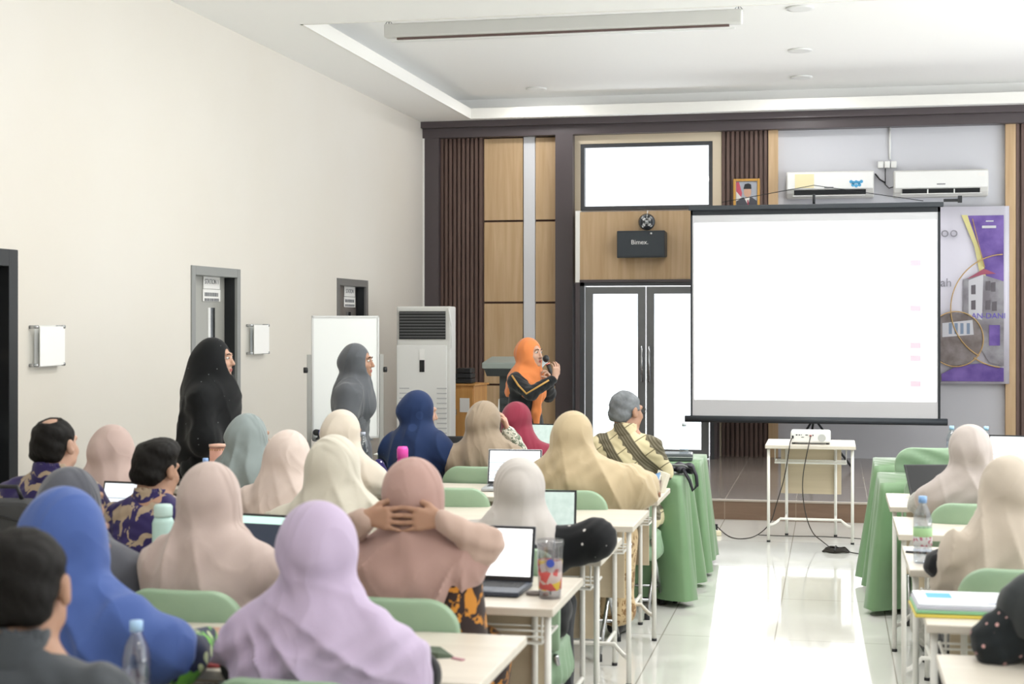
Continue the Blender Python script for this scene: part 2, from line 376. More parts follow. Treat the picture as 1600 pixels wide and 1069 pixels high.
# left-wall doors
M_LEAF = mat('grey_door_laminate', '#a3a39d', .35, bump=(20, .02)); M_LEAFB = mat('dark_door_laminate', '#3b302c', .45)
M_LEAFD = mat('taupe_door_laminate', '#6f6a66', .4)
for i, ((a, b), lm) in enumerate(zip(DOORS, (M_LEAFB, M_LEAF, M_LEAFD))):
    d = thing(f'door_{i + 2}', 'x', 'x'); del d['label']; del d['category']; d['kind'] = 'structure'
    fm = M_BLKM if i == 0 else mat('door_frame_grey', '#8a8c8a' if i == 1 else '#6c6a6a', .45)
    fm = (M_BLKM, mat('door_frame_light', '#8b8d8b', .45), mat('door_frame_mid', '#6e6d6c', .45))[i]
    f = MB(); t = .07 if i else .1
    f.box((WALL_X - .14, a, 0), (WALL_X + .012, a + t, DH)).box((WALL_X - .14, b - t, 0), (WALL_X + .012, b, DH)).box((WALL_X - .14, a + t, DH - t), (WALL_X + .012, b - t, DH))
    f.obj('door_frame', fm, d, bevel=.004)
    lx = WALL_X - .1
    lf = MB().box((lx - .04, a + t, .01), (lx, b - t, DH - t)).obj('door_leaf', lm, d)
    if i:
        yl = lambda px: at(px, 500, X=lx).y
        S0, S1 = (yl(316.5), yl(342)) if i == 1 else (yl(537), yl(553.5)); SC = (S0 + S1) / 2; ZT = at(330 if i == 1 else 545, 430 if i == 1 else 447.5, X=lx).z; ZM = at(330, 451.5, X=lx).z if i == 1 else at(545, 463.5, X=lx).z; ZB = at(330, 471, X=lx).z if i == 1 else at(545, 480, X=lx).z
        ym = yl(328) if i == 1 else yl(543.5)
        MB().box((lx, ym, .95), (lx + .004, ym + .09, ZB - .05)).obj('glass_slot', mat('dark_glass', '#1b1c1e', .1), lf)
        MB().box((lx, ym - .045, .95), (lx + .006, ym, ZB - .05)).obj('pull_strip', M_WPL if i == 1 else M_ALU, lf)
        MB().box((WALL_X - .098, b - t - .004, .01), (WALL_X - .012, b - t, DH - t - .001)).obj('dark_reveal', M_BLKM, d)
        sheet = tag(MB().box((lx + .004, S0, ZM), (lx + .008, S1, ZT)).obj('paper_sign', M_PAPER), ('paper sheet reading STATION 1 on the grey door, above another sheet' if i == 1 else 'upper paper sheet reading STATION on the dark taupe door behind the whiteboard'), 'paper sign')
        text('STATION 1' if i == 1 else 'STATION', .055 if i == 1 else .06, M_INK, sheet, (lx + .009, SC, (ZT + ZM) / 2), (R(90), 0, R(90)))
        low = tag(MB().box((lx + .004, S0 - .01, ZB), (lx + .008, S1 + .01, ZM - .005)).obj('paper_sign', M_PAPER), ('lower paper sheet with two lines of print on the grey door' if i == 1 else 'lower paper sheet with small print on the dark taupe door'), 'paper sign')
        pm = MB(); rnd_ = random.Random(i)
        for rr in range(2):
            yq = S0 + .02
            while yq < S1 - .03: ww = rnd_.uniform(.012, .03); zz = ZM - .06 - rr * (ZM - ZB) * .38; pm.box((lx + .008, yq, zz), (lx + .009, min(yq + ww, S1 - .02), zz + .03 - .008 * rr)); yq += ww + .007
        pm.obj('print_lines', M_INK, low)
    else:
        h = MB().box((lx, b - .26, .86), (lx + .012, b - .21, 1.12)).tube([(lx + .01, b - .235, 1.02), (lx + .06, b - .235, 1.02), (lx + .06, b - .13, 1.02)], .011, 8)
        h.obj('door_handle', M_CHROME, lf, True)
        MB().box((lx, a + .1, 1.5), (lx + .004, b - .1, 1.515)).obj('groove_line', M_CREAMTRIM, lf)
# acrylic notice holders on the left wall
for x0, x1, lab in ((40, 94, 'clear wall holder with a blank white sheet, beside the black door'), (382, 414, 'clear wall holder with a blank white sheet, right of the grey door')):
    a, b = at(x0, 512, X=WALL_X), at(x1, 512, X=WALL_X); n = thing('notice_holder', lab, 'notice holder', (WALL_X, (a.y + b.y) / 2, 1.55), 0, 'acrylic notice holders on the left wall')
    w_ = (b.y - a.y) - .05
    MB().box((.04, -w_ / 2, -.125), (.046, w_ / 2, .125)).obj('acrylic_sheet', M_GLASS, n)
    MB().box((.048, -w_ * .36, -.12), (.052, w_ / 2 - .01, .118)).obj('paper', mat('bright_paper', '#f4f4f2', .7), n)
    for sy in (-1, 1):
        for sz in (-.115, .115): MB().tube([(0, sy * (w_ / 2 - .02), sz), (.056, sy * (w_ / 2 - .02), sz)], .011, 10).obj('standoff', M_CHROME, n, True)
# retractable screen case under the ceiling
cL, cR = at(602, 50, d=11.75), at(1160, 21, d=11.75 + .62)
cy = 11.62; x0, x1 = px2x(602, cy), px2x(1160, cy); zc = pz(800, 40, cy)
rc_ = thing('ceiling_screen_case', 'long white retractable projection screen case hung under the ceiling', 'projector screen case', ((x0 + x1) / 2, cy, zc))
hw = (x1 - x0) / 2
MB().box((-hw, -.045, -.06), (hw, .045, .05)).obj('case', M_WPL2, rc_, bevel=.012)
MB().box((-hw * .93, -.012, -.076), (hw * .93, .012, -.061)).obj('slot_bar', mat('maroon_brown_bar', '#6b5753', .5), rc_)
MB().box((-hw * .96, -.014, -.098), (hw * .96, .014, -.086)).obj('bottom_bar', M_WPL, rc_)
for s in (-1, 1): MB().tube([(s * (hw - .03), 0, .05), (s * (hw - .03), 0, Z_TRAY - zc)], .006, 8).tube([(s * (hw - .06), 0, .05), (s * (hw - .03), 0, .09), (s * hw, 0, .05)], .005, 6).obj('hanger', M_CHROME, rc_)
# ------------------------------------------------------------------ things on and before the front wall
# loudspeaker and round fan over the entrance
sp_c = at(1002, 382, Y=16.55); spk = thing('loudspeaker', 'black box loudspeaker mounted on the oak panel over the entrance', 'loudspeaker', (sp_c.x, 16.75, sp_c.z))
bw, bh = .265, .15
mb = MB(); vs = [(-bw, 0, -bh * .9), (bw, 0, -bh * .9), (bw, 0, bh * .95), (-bw, 0, bh * .95), (-bw, -.25, -bh), (bw, -.25, -bh), (bw, -.25, bh), (-bw, -.25, bh)]
mb.add(vs, [(0, 1, 2, 3), (7, 6, 5, 4), (0, 4, 5, 1), (1, 5, 6, 2), (2, 6, 7, 3), (3, 7, 4, 0)]).obj('cabinet', mat('loudspeaker_black', '#2d3237', .5), spk, bevel=.008)
g = MB(); g.add([(-bw + .01, -.252, -bh + .02), (-.1, -.262, -bh + .02), (.1, -.262, -bh + .02), (bw - .01, -.252, -bh + .02), (bw - .01, -.252, bh - .02), (.1, -.262, bh - .02), (-.1, -.262, bh - .02), (-bw + .01, -.252, bh - .02)],
               [(0, 1, 6, 7), (1, 2, 5, 6), (2, 3, 4, 5)]).obj('grille', mat('loudspeaker_grille', '#3a4046', .7), spk)
text('Bimex.', .07, mat('logo_white', '#f4f4f4', .5), spk, (-.01, -.266, .02), name='badge')
MB().lathe([(.001, 0), (.013, 0), (.013, .004), (.001, .004)], 14, Mx((.115, -.262, .115), R(90))).obj('round_badge', M_CHROME, spk, True)
fc = at(1009, 346, Y=16.6); fan = thing('round_fan', 'small round dark fan with shiny blades above the black loudspeaker', 'fan', (fc.x, 16.75, fc.z))
MB().lathe([(.001, 0), (.085, 0), (.085, .05), (.001, .05)], 28, Mx((0, 0, 0), R(90))).obj('housing', mat('smoked_fan_housing', '#5f646a', .3, .3), fan, True)
fr = MB()
for rr in (.09, .06, .03): fr.tube([(rr * math.cos(a * R(15)), -.06, rr * math.sin(a * R(15))) for a in range(25)], .0035, 6, caps=False)
fr.obj('guard', M_BLKM, fan, True)
for k in range(4): MB().add([(.012, -.054, -.004), (.03, -.052, -.022), (.07, -.056, -.016), (.078, -.058, .006), (.05, -.055, .014), (.012, -.054, .006)], [(0, 1, 2, 3, 4, 5)], Mx((0, 0, 0), 0, R(40 + 90 * k))).obj('blade', mat('blade_silver', '#d5d7da', .3, .4), fan)
MB().lathe([(.001, 0), (.018, 0), (.012, .014), (.001, .016)], 14, Mx((0, -.055, 0), R(90))).obj('hub', mat('blade_silver'), fan, True)
MB().tube([(.01, -.03, .0), (0, -.06, .05), (.01, -.05, .13)], .005, 6).obj('cable', M_WPL, fan, True)
# framed portrait
pc = at(1166.5, 303, Y=WALL_Y - .08); fw, fh = 40 / F_PX * 17.4, .4
pf = thing('framed_portrait', 'gold framed portrait of a person in dark suit and black cap on the slatted panel', 'picture', (pc.x, WALL_Y - .067, pc.z - .03))
W_, H_ = fw / 2, fh / 2; t = .028
mb = MB().box((-W_, -.025, -H_), (-W_ + t, 0, H_)).box((W_ - t, -.025, -H_), (W_, 0, H_)).box((-W_ + t, -.025, -H_), (W_ - t, 0, -H_ + t)).box((-W_ + t, -.025, H_ - t), (W_ - t, 0, H_))
mb.obj('frame', mat('gold_frame', '#c8994c', .35, .3), pf, bevel=.004)
pr = MB().box((-W_ + t, -.006, -H_ + t), (W_ - t, 0, H_ - t)).obj('print', mat('portrait_grey_blue', '#aeb3bd', .5), pf)
def flat(pts, y, name, m, par): return MB().add([(x, y, z) for x, z in pts] + [(x, y + .001, z) for x, z in pts], [tuple(range(len(pts))), tuple(range(2 * len(pts) - 1, len(pts) - 1, -1))]).obj(name, m, par)
def oval(cx, cz, rx, rz, n=20): return [(cx + rx * math.cos(k * 2 * math.pi / n), cz + rz * math.sin(k * 2 * math.pi / n)) for k in range(n)]
flat([(-.115, .165), (-.085, .165), (-.05, .04), (-.06, -.005), (-.115, .06)], -.0075, 'red_cloth', mat('portrait_red', '#c5576a', .6), pr)
flat([(-.115, .06), (-.06, -.005), (-.08, -.04), (-.115, -.05)], -.0078, 'white_cloth', mat('portrait_white', '#e9e6e2', .6), pr)
flat([(-.115, -.17), (-.115, -.05), (-.04, -.01), (.06, -.01), (.115, -.05), (.115, -.17)], -.009, 'suit', mat('portrait_suit', '#4b4c54', .6), pr)
flat([(-.03, -.01), (.035, -.01), (.02, -.1)], -.0105, 'shirt', mat('portrait_white'), pr)
flat([(.005, -.04), (.022, -.04), (.028, -.11), (.012, -.12)], -.012, 'tie', mat('portrait_tie', '#a34a58', .6), pr)
flat(oval(.01, .05, .042, .058), -.0115, 'face', mat('portrait_skin', '#d2a991', .6), pr)
flat([(-.035, .085), (.055, .085), (.05, .135), (.02, .148), (-.02, .14)], -.013, 'cap', mat('portrait_cap', '#26282c', .6), pr)
# split air conditioners
def split_ac(x0, x1, yc, lab, kind):
    a, b = at(x0, yc, Y=WALL_Y - .1), at(x1, yc, Y=WALL_Y - .1); wd = (b.x - a.x) / 2
    t = thing('air_conditioner', lab, 'air conditioner', ((a.x + b.x) / 2, WALL_Y, a.z), 0, 'wall-mounted split air conditioners')
    prof = [(0, -.15), (-.14, -.15), (-.2, -.1), (-.225, -.05), (-.225, .1), (-.2, .14), (-.02, .15), (0, .15)]
    mb = MB(); n = len(prof); vs = [(s * wd, y_, z) for s in (-1, 1) for y_, z in prof]
    mb.add(vs, [tuple(range(n)), tuple(range(2 * n - 1, n - 1, -1))] + [(k + n, (k + 1) % n + n, (k + 1) % n, k) for k in range(n)])
    mb.obj('casing', M_WPL2, t, bevel=.012)
    MB().box((-wd + .01, -.24, -.06), (wd - .01, -.222, .125)).obj('front_panel', M_WPL, t, bevel=.01)
    v = MB().add([(-wd * .82, -.2, -.118), (wd * .82, -.2, -.118), (wd * .82, -.228, -.07), (-wd * .82, -.228, -.07), (-wd * .82, -.19, -.11), (wd * .82, -.19, -.11), (wd * .82, -.218, -.065), (-wd * .82, -.218, -.065)],
                 [(0, 1, 2, 3), (7, 6, 5, 4), (0, 4, 5, 1), (2, 6, 7, 3), (0, 3, 7, 4), (1, 5, 6, 2)]).obj('air_outlet', M_BLACK, t)
    if kind:
        for fx in (-.28, .28): MB().cbox((wd * fx, -.215, -.095), (.012, .03, .045)).obj('vane', M_WPL, v)
        MB().box((-.045, -.243, -.024), (.045, -.2395, -.014)).obj('badge', M_INK, t); MB().box((wd * .78, -.243, .06), (wd * .92, -.24, .1)).obj('energy_sticker', M_PAPER, t)
        MB().box((-wd * .85, -.255, -.125), (wd * .85, -.2, -.118)).obj('louvre', M_WPL, t)
    else:
        MB().box((-wd * .8, -.245, -.045), (-wd * .36, -.24, .11)).obj('yellow_sticker', mat('pale_yellow_paper', '#e9deb4', .7), t)
        MB().box((-.06, -.243, -.05), (.04, -.2395, -.036)).obj('badge', M_ALU, t)
        bs = MB()
        for k, (dx, dz) in enumerate(((-.055, .012), (-.028, .0), (0, .008), (.028, 0), (.055, .012), (-.035, -.025), (0, -.034), (.035, -.025))): bs.lathe([(.001, 0), (.019, 0), (.019, .002), (.001, .002)], 12, Mx((wd * .6 + dx, -.241, .005 + dz), R(90)))
        bs.obj('blue_sticker', mat('sky_blue_print', '#4fa6d4', .5), t)
        MB().box((-wd * .85, -.25, -.135), (wd * .8, -.17, -.127)).obj('louvre', M_WPL, t)
    return t
split_ac(1229, 1365, 290, 'white split air conditioner with pale yellow sheet and blue stickers, left of the pair', 0)
split_ac(1396, 1543, 288, 'white split air conditioner with a dark open outlet, right of the pair', 1)
oc = at(1386, 258, Y=WALL_Y); ou = thing('socket_outlet', 'white cluster of power sockets on a conduit between the air conditioners', 'power socket', (oc.x, WALL_Y, oc.z))
MB().tube([(.03, -.015, .06), (.03, -.015, BZ - oc.z)], .013, 8).obj('conduit', M_WPL, ou, True)
for k in (-.07, 0, .07): MB().cbox((k, -.03, 0), (.062, .06, .075)).obj('socket', M_WPL, ou, bevel=.008)
MB().tube([(-.02, -.03, -.04), (-.02, -.03, -.12), (-.02, -.035, -.22), (.02, -.035, -.26), (.1, -.05, -.24)], .006, 6).tube([(-.02, -.035, -.2), (-.08, -.03, -.16), (-.13, -.06, -.1)], .009, 6).obj('cable', M_BLACK, ou, True)
# tripod projection screen on the stage
SY = 15.9
a, b = at(1079, 322, Y=SY), at(1471, 322, Y=SY); zb = at(1270, 657, Y=SY).z; zt = a.z; xc, hw = (a.x + b.x) / 2, (b.x - a.x) / 2
ts = thing('projection_screen', 'large glowing tripod projection screen with black borders on the stage', 'projection screen', (xc, SY, STAGE_Z))
z0, z1 = zb - STAGE_Z, zt - STAGE_Z
q = NB('projected_page_emission', .8, .2, 0)
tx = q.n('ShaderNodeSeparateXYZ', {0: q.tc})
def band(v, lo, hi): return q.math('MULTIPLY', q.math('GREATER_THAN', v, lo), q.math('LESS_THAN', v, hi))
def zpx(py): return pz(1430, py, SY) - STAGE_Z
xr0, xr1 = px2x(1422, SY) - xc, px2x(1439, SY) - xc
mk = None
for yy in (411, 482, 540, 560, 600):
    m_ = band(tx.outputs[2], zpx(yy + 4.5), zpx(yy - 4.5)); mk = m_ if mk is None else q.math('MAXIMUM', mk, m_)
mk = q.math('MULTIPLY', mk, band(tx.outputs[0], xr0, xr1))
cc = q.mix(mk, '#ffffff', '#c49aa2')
q.out(cc); q.nt.links.new(cc, q.b.inputs['Emission Color']); q.b.inputs['Emission Strength'].default_value = 1.05  # the projector's light on the fabric is put in as emission
ztop, zbot = zpx(344), zpx(628)
sc_ = MB().box((-hw + .02, 0, z0 + .03), (hw - .03, .004, z1 - .05)).obj('screen_fabric', mat('screen_fabric_white', '#d9dadd', .8), ts)
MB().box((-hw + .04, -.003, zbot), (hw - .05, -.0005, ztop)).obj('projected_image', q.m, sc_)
mb = MB().box((-hw, -.004, z0 + .03), (-hw + .02, .006, z1 - .04)).box((hw - .035, -.004, z0 + .03), (hw - .01, .006, z1 - .04)).box((-hw, -.004, z1 - .1), (hw - .01, .006, z1 - .04))
mb.obj('black_border', mat('screen_border_black', '#2a2e33', .7), ts)
MB().box((-hw - .02, -.03, z1 - .05), (hw + .02, .03, z1 + .0)).obj('top_bar', mat('screen_case_slate', '#3a4046', .4), ts, bevel=.008)
MB().tube([(-hw - .06, .0, z0), (hw + .06, .0, z0)], .036, 14).obj('roller_case', mat('screen_case_slate'), ts, True)
MB().tube([(0, .07, .5), (0, .07, z1 + .1), (0, .02, z1 + .1), (0, .02, z1)], .014, 8).obj('pole', M_BLKM, ts, True)
for k in range(3):
    an = R(100 + 120 * k); MB().tube([(0, .07, .52), (.42 * math.cos(an), .07 + .42 * math.sin(an), .015)], .012, 8).obj('leg', M_BLKM, ts, True)
MB().tube([(-.95, .07, z1 + .04), (0, .06, z1 + .2), (1.1, .07, z1 + .02)], .004, 6).obj('cord', M_BLKM, ts, True)
MB().box((hw + .02, -.02, z1 + .0), (hw + .2, .0, z1 + .03)).box((hw + .16, -.03, z1 - .01), (hw + .2, .01, z1 + .06)).obj('end_bracket', M_BLKM, ts)
# banner behind it
BY = WALL_Y - .1
bl, br_ = px2x(1404, BY), px2x(1577, BY); bz0, bz1 = pz(1577, 600, BY), pz(1500, 323, BY)
bn = thing('event_banner', 'white and purple vinyl banner with round building pictures, half behind the screen', 'banner', (bl, BY, bz0))
bwid, bhgt = br_ - bl, bz1 - bz0
def bx_(px): return px2x(px, BY) - bl
def bz_(py): return pz(1530, py, BY) - bz0
vs, fs = [], []; N = 24
for i in range(N + 1):
    x = bwid * i / N; yy = .008 * math.sin(i * 1.3) + .004 * math.sin(i * 2.9)
    vs += [(x, yy, 0), (x, yy * .4, bhgt)]
for i in range(N): fs.append((2 * i, 2 * i + 2, 2 * i + 3, 2 * i + 1))
sh = MB().add(vs, fs).obj('banner_sheet', mat('banner_white', '#dcdae6', .45), bn, True); s_ = sh.modifiers.new('t', 'SOLIDIFY'); s_.thickness = .002
def bp(pts, y, name, m): return flat([(bx_(x), bz_(y_)) for x, y_ in pts], y, name, m, bn)
M_PUR = mat('banner_purple', '#553a8c', .4, vary=(5, '#7a5fae')); M_GOLD = mat('banner_gold', '#c2a06a', .5)
bp([(1512, 337), (1568, 337), (1568, 470), (1553, 450), (1540, 432), (1530, 400)], -.022, 'purple_field', M_PUR)
bp([(1502, 336), (1511, 336), (1534, 400), (1541, 436), (1531, 430), (1522, 385)], -.024, 'yellow_ribbon', mat('banner_yellow', '#d6ce8e', .5))
bp([(1471, 585), (1495, 572), (1530, 568), (1568, 575), (1568, 596), (1471, 596)], -.022, 'purple_footer', M_PUR)
M_BG, M_BW, M_BDK = mat('picture_grey', '#9b9aa0', .5, vary=(6, '#77727a')), mat('picture_pale', '#c9c9cf', .5), mat('picture_dark', '#5e5960', .5)
bp([(1505, 437), (1530, 428), (1568, 440), (1568, 572), (1545, 566), (1505, 500)], -.026, 'picture_building', M_BG)
bp([(1513, 438), (1536, 429), (1534, 500), (1513, 495)], -.028, 'picture_wall', M_BW)
bp([(1510, 436), (1537, 420), (1556, 428), (1537, 429)], -.03, 'picture_roof', mat('picture_roof', '#a14f66', .5))
for (x, y_) in ((1517, 446), (1517, 470), (1540, 440), (1548, 442), (1540, 470), (1550, 472)): bp([(x, y_), (x + 7, y_ - 1), (x + 7, y_ + 14), (x, y_ + 14)], -.031, 'picture_window', M_BDK)
text('AN-DANI', .085, mat('banner_violet_print', '#6a5ac0', .5), bn, (bx_(1544), -.034, bz_(494)), name='lettering')
bp([(1545, 508), (1562, 508), (1562, 540), (1545, 540)], -.031, 'purple_block', M_PUR)
bp([(x, y_) for x, y_ in oval(1493, 530, 43, 41, 30)], -.034, 'round_picture', mat('picture_brown', '#8a8282', .5, vary=(8, '#6d625f')))
bp([(1472, 505), (1519, 500), (1521, 523), (1472, 527)], -.036, 'picture_wall', M_BW)
for x in (1482, 1491, 1500, 1510): bp([(x, 505), (x + 5, 505), (x + 5, 522), (x, 522)], -.038, 'picture_window', mat('picture_blue', '#7d8ea6', .5))
def ring(cx, cy_, r, a0, a1, name, lift=-.04):
    MB().tube([(bx_(cx + r * math.cos(R(a))), lift, bz_(cy_ + r * math.sin(R(a)))) for a in range(a0, a1 + 1, 6)], .007, 6).obj(name, M_GOLD, bn, True)
ring(1493, 530, 43, -180, 180, 'gold_ring'); ring(1569, 482, 84, 118, 270, 'gold_ring'); ring(1569, 490, 84, 95, 130, 'gold_ring')
MB().tube([(bx_(1519), -.04, bz_(342)), (bx_(1528), -.04, bz_(380)), (bx_(1538), -.04, bz_(418))], .005, 6).obj('gold_line', M_GOLD, bn, True)
M_BTX = mat('banner_text_grey', '#8d8b95', .6)
text('o', .16, M_BTX, bn, (bx_(1476), -.03, bz_(363))); text('o', .16, M_BTX, bn, (bx_(1490), -.03, bz_(363))); text('ah', .13, M_BTX, bn, (bx_(1478), -.03, bz_(442)))
MB().box((bx_(1540), -.03, bz_(347)), (bx_(1552), -.028, bz_(345))).box((bx_(1534), -.03, bz_(357)), (bx_(1556), -.028, bz_(353))).obj('print_lines', M_BW, bn)
# floor-standing air conditioner
ac = at(666, 690, d=15.3); fa = thing('floor_air_conditioner', 'tall white floor-standing air conditioner with a black louvred grille', 'air conditioner', (ac.x, ac.y, STAGE_Z), R(6))
W2, D2, HH = .275, .2, at(666, 479, d=15.3).z - STAGE_Z
MB().box((-W2, -D2 + .03, 0), (W2, D2, HH)).obj('cabinet', M_WPL2, fa, bevel=.015)
MB().box((-W2 + .005, -D2, .02), (W2 - .035, -D2 + .032, HH - .39)).obj('front_panel', M_WPL, fa, bevel=.008)
ou_ = MB().box((-W2 + .03, -D2 + .012, HH - .33), (W2 - .05, -D2 + .035, HH - .05)).obj('air_outlet', M_BLACK, fa)
for k in range(9): MB().box((-W2 + .03, -D2, HH - .31 + k * .03), (W2 - .05, -D2 + .02, HH - .302 + k * .03)).obj('louvre', M_ALU, ou_)
MB().box((-.035, -D2 - .006, HH - .66), (.015, -D2, HH - .54)).obj('display', mat('glass_black', '#202225', .2), fa)
MB().box((-.035, -D2 - .008, HH - .54), (.015, -D2 - .001, HH - .43)).obj('energy_label', mat('bright_paper'), fa)
gr = MB()
for sx in (-1, 1):
    for k in range(16): gr.box((sx * .19 - .05, -D2 - .004, .1 + k * .05), (sx * .19 + .05, -D2 + .001, .112 + k * .05))
gr.obj('intake_grille', mat('pale_grille', '#c3c5c6', .5), fa)
MB().tube([(W2 - .02, -D2 + .02, HH - .02), (W2 + .015, -D2, HH - .2), (W2 + .01, -D2, HH - .42)], .006, 6).obj('cable', M_WPL, fa, True)
# oak cabinet and the bundle on it
cp = at(726, 600, d=16.0); cb = thing('oak_cabinet', 'golden oak cabinet with a small glass pane beside the floor air conditioner', 'cabinet', (cp.x, cp.y + .2, STAGE_Z), R(-8))
ch = cp.z - STAGE_Z
MB().box((-.15, -.2, 0), (.13, .2, ch - .02)).obj('body', M_OAKD, cb); MB().box((-.17, -.22, ch - .02), (.15, .22, ch)).obj('top', M_OAKD, cb, bevel=.004)
dd = MB().box((-.08, -.215, .05), (.125, -.2, ch - .05)).obj('cabinet_door', M_OAKD, cb)
MB().box((-.02, -.218, ch - .3), (.09, -.214, ch - .15)).obj('pane', M_PAPER, dd); MB().cbox((-.06, -.225, ch - .3), (.012, .02, .06)).obj('door_handle', M_CHROME, dd)
bd = thing('amplifier_stack', 'black stack of audio gear on the golden oak cabinet', 'audio equipment', (cp.x - .02, cp.y + .12, cp.z))
for k in range(3): MB().cbox((-.02 + .01 * k, 0, .03 + k * .055), (.22 - .03 * k, .2, .05)).obj('unit', M_BLACK, bd, bevel=.008)
# lectern
lc = at(792, 700, d=14.4); le = thing('lectern', 'black and grey lectern with a sloping top behind the person in orange headscarf', 'lectern', (lc.x + .06, lc.y, STAGE_Z), R(0))
lh = at(790, 566, d=14.4).z - STAGE_Z
MB().add([(-.26, -.2, lh - .06), (.3, -.2, lh - .06), (.3, .22, lh - .01), (-.26, .22, lh - .01), (-.26, -.2, lh), (.3, -.2, lh), (.3, .22, lh + .05), (-.26, .22, lh + .05)], [(0, 3, 2, 1), (4, 5, 6, 7), (0, 1, 5, 4), (1, 2, 6, 5), (2, 3, 7, 6), (3, 0, 4, 7)]).obj('top', mat('lectern_grey_green', '#8b948f', .4), le, bevel=.01)
MB().add([(-.22, -.16, lh - .13), (.26, -.16, lh - .13), (.26, .18, lh - .05), (-.22, .18, lh - .05), (-.24, -.19, lh - .06), (.28, -.19, lh - .06), (.28, .2, lh - .015), (-.24, .2, lh - .015)], [(0, 3, 2, 1), (4, 5, 6, 7), (0, 1, 5, 4), (1, 2, 6, 5), (2, 3, 7, 6), (3, 0, 4, 7)]).obj('reading_tray', mat('lectern_dark', '#343a3b', .5), le)
cbm = MB().box((-.11, -.1, .04), (.22, .12, lh - .1))
for k in range(10): cbm.box((-.1, -.118, .1 + k * .08), (.21, -.1, .14 + k * .08))
cbm.obj('column', mat('lectern_dark'), le); MB().add([(-.15, -.1, .04), (-.11, -.1, .04), (-.11, -.1, lh - .35), (-.12, -.1, lh - .35), (-.15, .1, .04), (-.11, .1, .04), (-.11, .1, lh - .35), (-.12, .1, lh - .35)], [(0, 1, 2, 3), (7, 6, 5, 4), (0, 3, 7, 4)]).obj('side_fin', M_WPL, le)
MB().box((-.26, -.24, 0), (.34, .24, .04)).obj('base', mat('lectern_dark'), le, bevel=.01)
# whiteboard on stand
WBD = 11.6
wl_, wr_ = at(487, 493, d=WBD), at(592, 494, d=WBD + .15)
ctr = (wl_ + wr_) / 2; wb = thing('whiteboard', 'white board on a grey wheeled stand behind the person in grey headscarf', 'whiteboard', (ctr.x, ctr.y, 0), math.atan2(wr_.y - wl_.y, wr_.x - wl_.x))
hw = (wr_ - wl_).xy.length / 2; zt = ctr.z; zb = .79
MB().box((-hw + .012, -.008, zb + .01), (hw - .012, .01, zt - .012)).obj('board', mat('whiteboard_gloss', '#edf0ef', .2), wb)
mb = MB().box((-hw, -.014, zb), (-hw + .014, .014, zt)).box((hw - .014, -.014, zb), (hw, .014, zt)).box((-hw, -.014, zt - .014), (hw, .014, zt)).box((-hw, -.014, zb), (hw, .014, zb + .014))
mb.obj('frame', mat('pale_aluminium', '#d3d4d3', .35, .4), wb)
MB().box((-.26, -.09, zb - .012), (.2, -.005, zb)).obj('pen_tray', M_ALU, wb)
for s in (-1, 1):
    x = s * (hw + .02); MB().box((x - .015, -.012, .07), (x + .015, .012, zt - .3)).obj('post', mat('stand_grey', '#a7a7a3', .4, .3), wb)
    MB().lathe([(.001, 0), (.022, 0), (.022, .03), (.001, .03)], 14, Mx((x + s * .012, 0, zt - .42), 0, R(90 * s))).obj('knob', M_BLACK, wb, True)
    MB().box((x - .02, -.28, .05), (x + .02, .28, .08)).obj('foot', M_ALU, wb)
    for y_ in (-.26, .26): MB().lathe([(.001, -.012), (.025, -.012), (.025, .012), (.001, .012)], 14, Mx((x, y_, .025), 0, R(90))).obj('caster', M_BLACK, wb, True)
er = at(497, 677, d=WBD - .12); 
# camera-like webcam on the table is added with the table things
# power strip and cables on the floor
ps = at(1112, 831, z=.03); st = thing('power_strip', 'small pale power strip on the floor at the stage step', 'power strip', (ps.x, ps.y, 0), R(20))
MB().box((-.07, -.04, 0), (.07, .04, .04)).obj('body', mat('ivory_plastic', '#ddd5b8', .5), st, bevel=.008)
for k in (-.035, .035): MB().lathe([(.001, 0), (.017, 0), (.017, .006), (.001, .006)], 12, c=(k, 0, .04)).obj('outlet', M_WPL, st, True)
MB().cbox((.03, .0, .065), (.03, .03, .05)).obj('plug', M_BLACK, st)
M_CABLE = mat('black_cable', '#2c2722', .6)
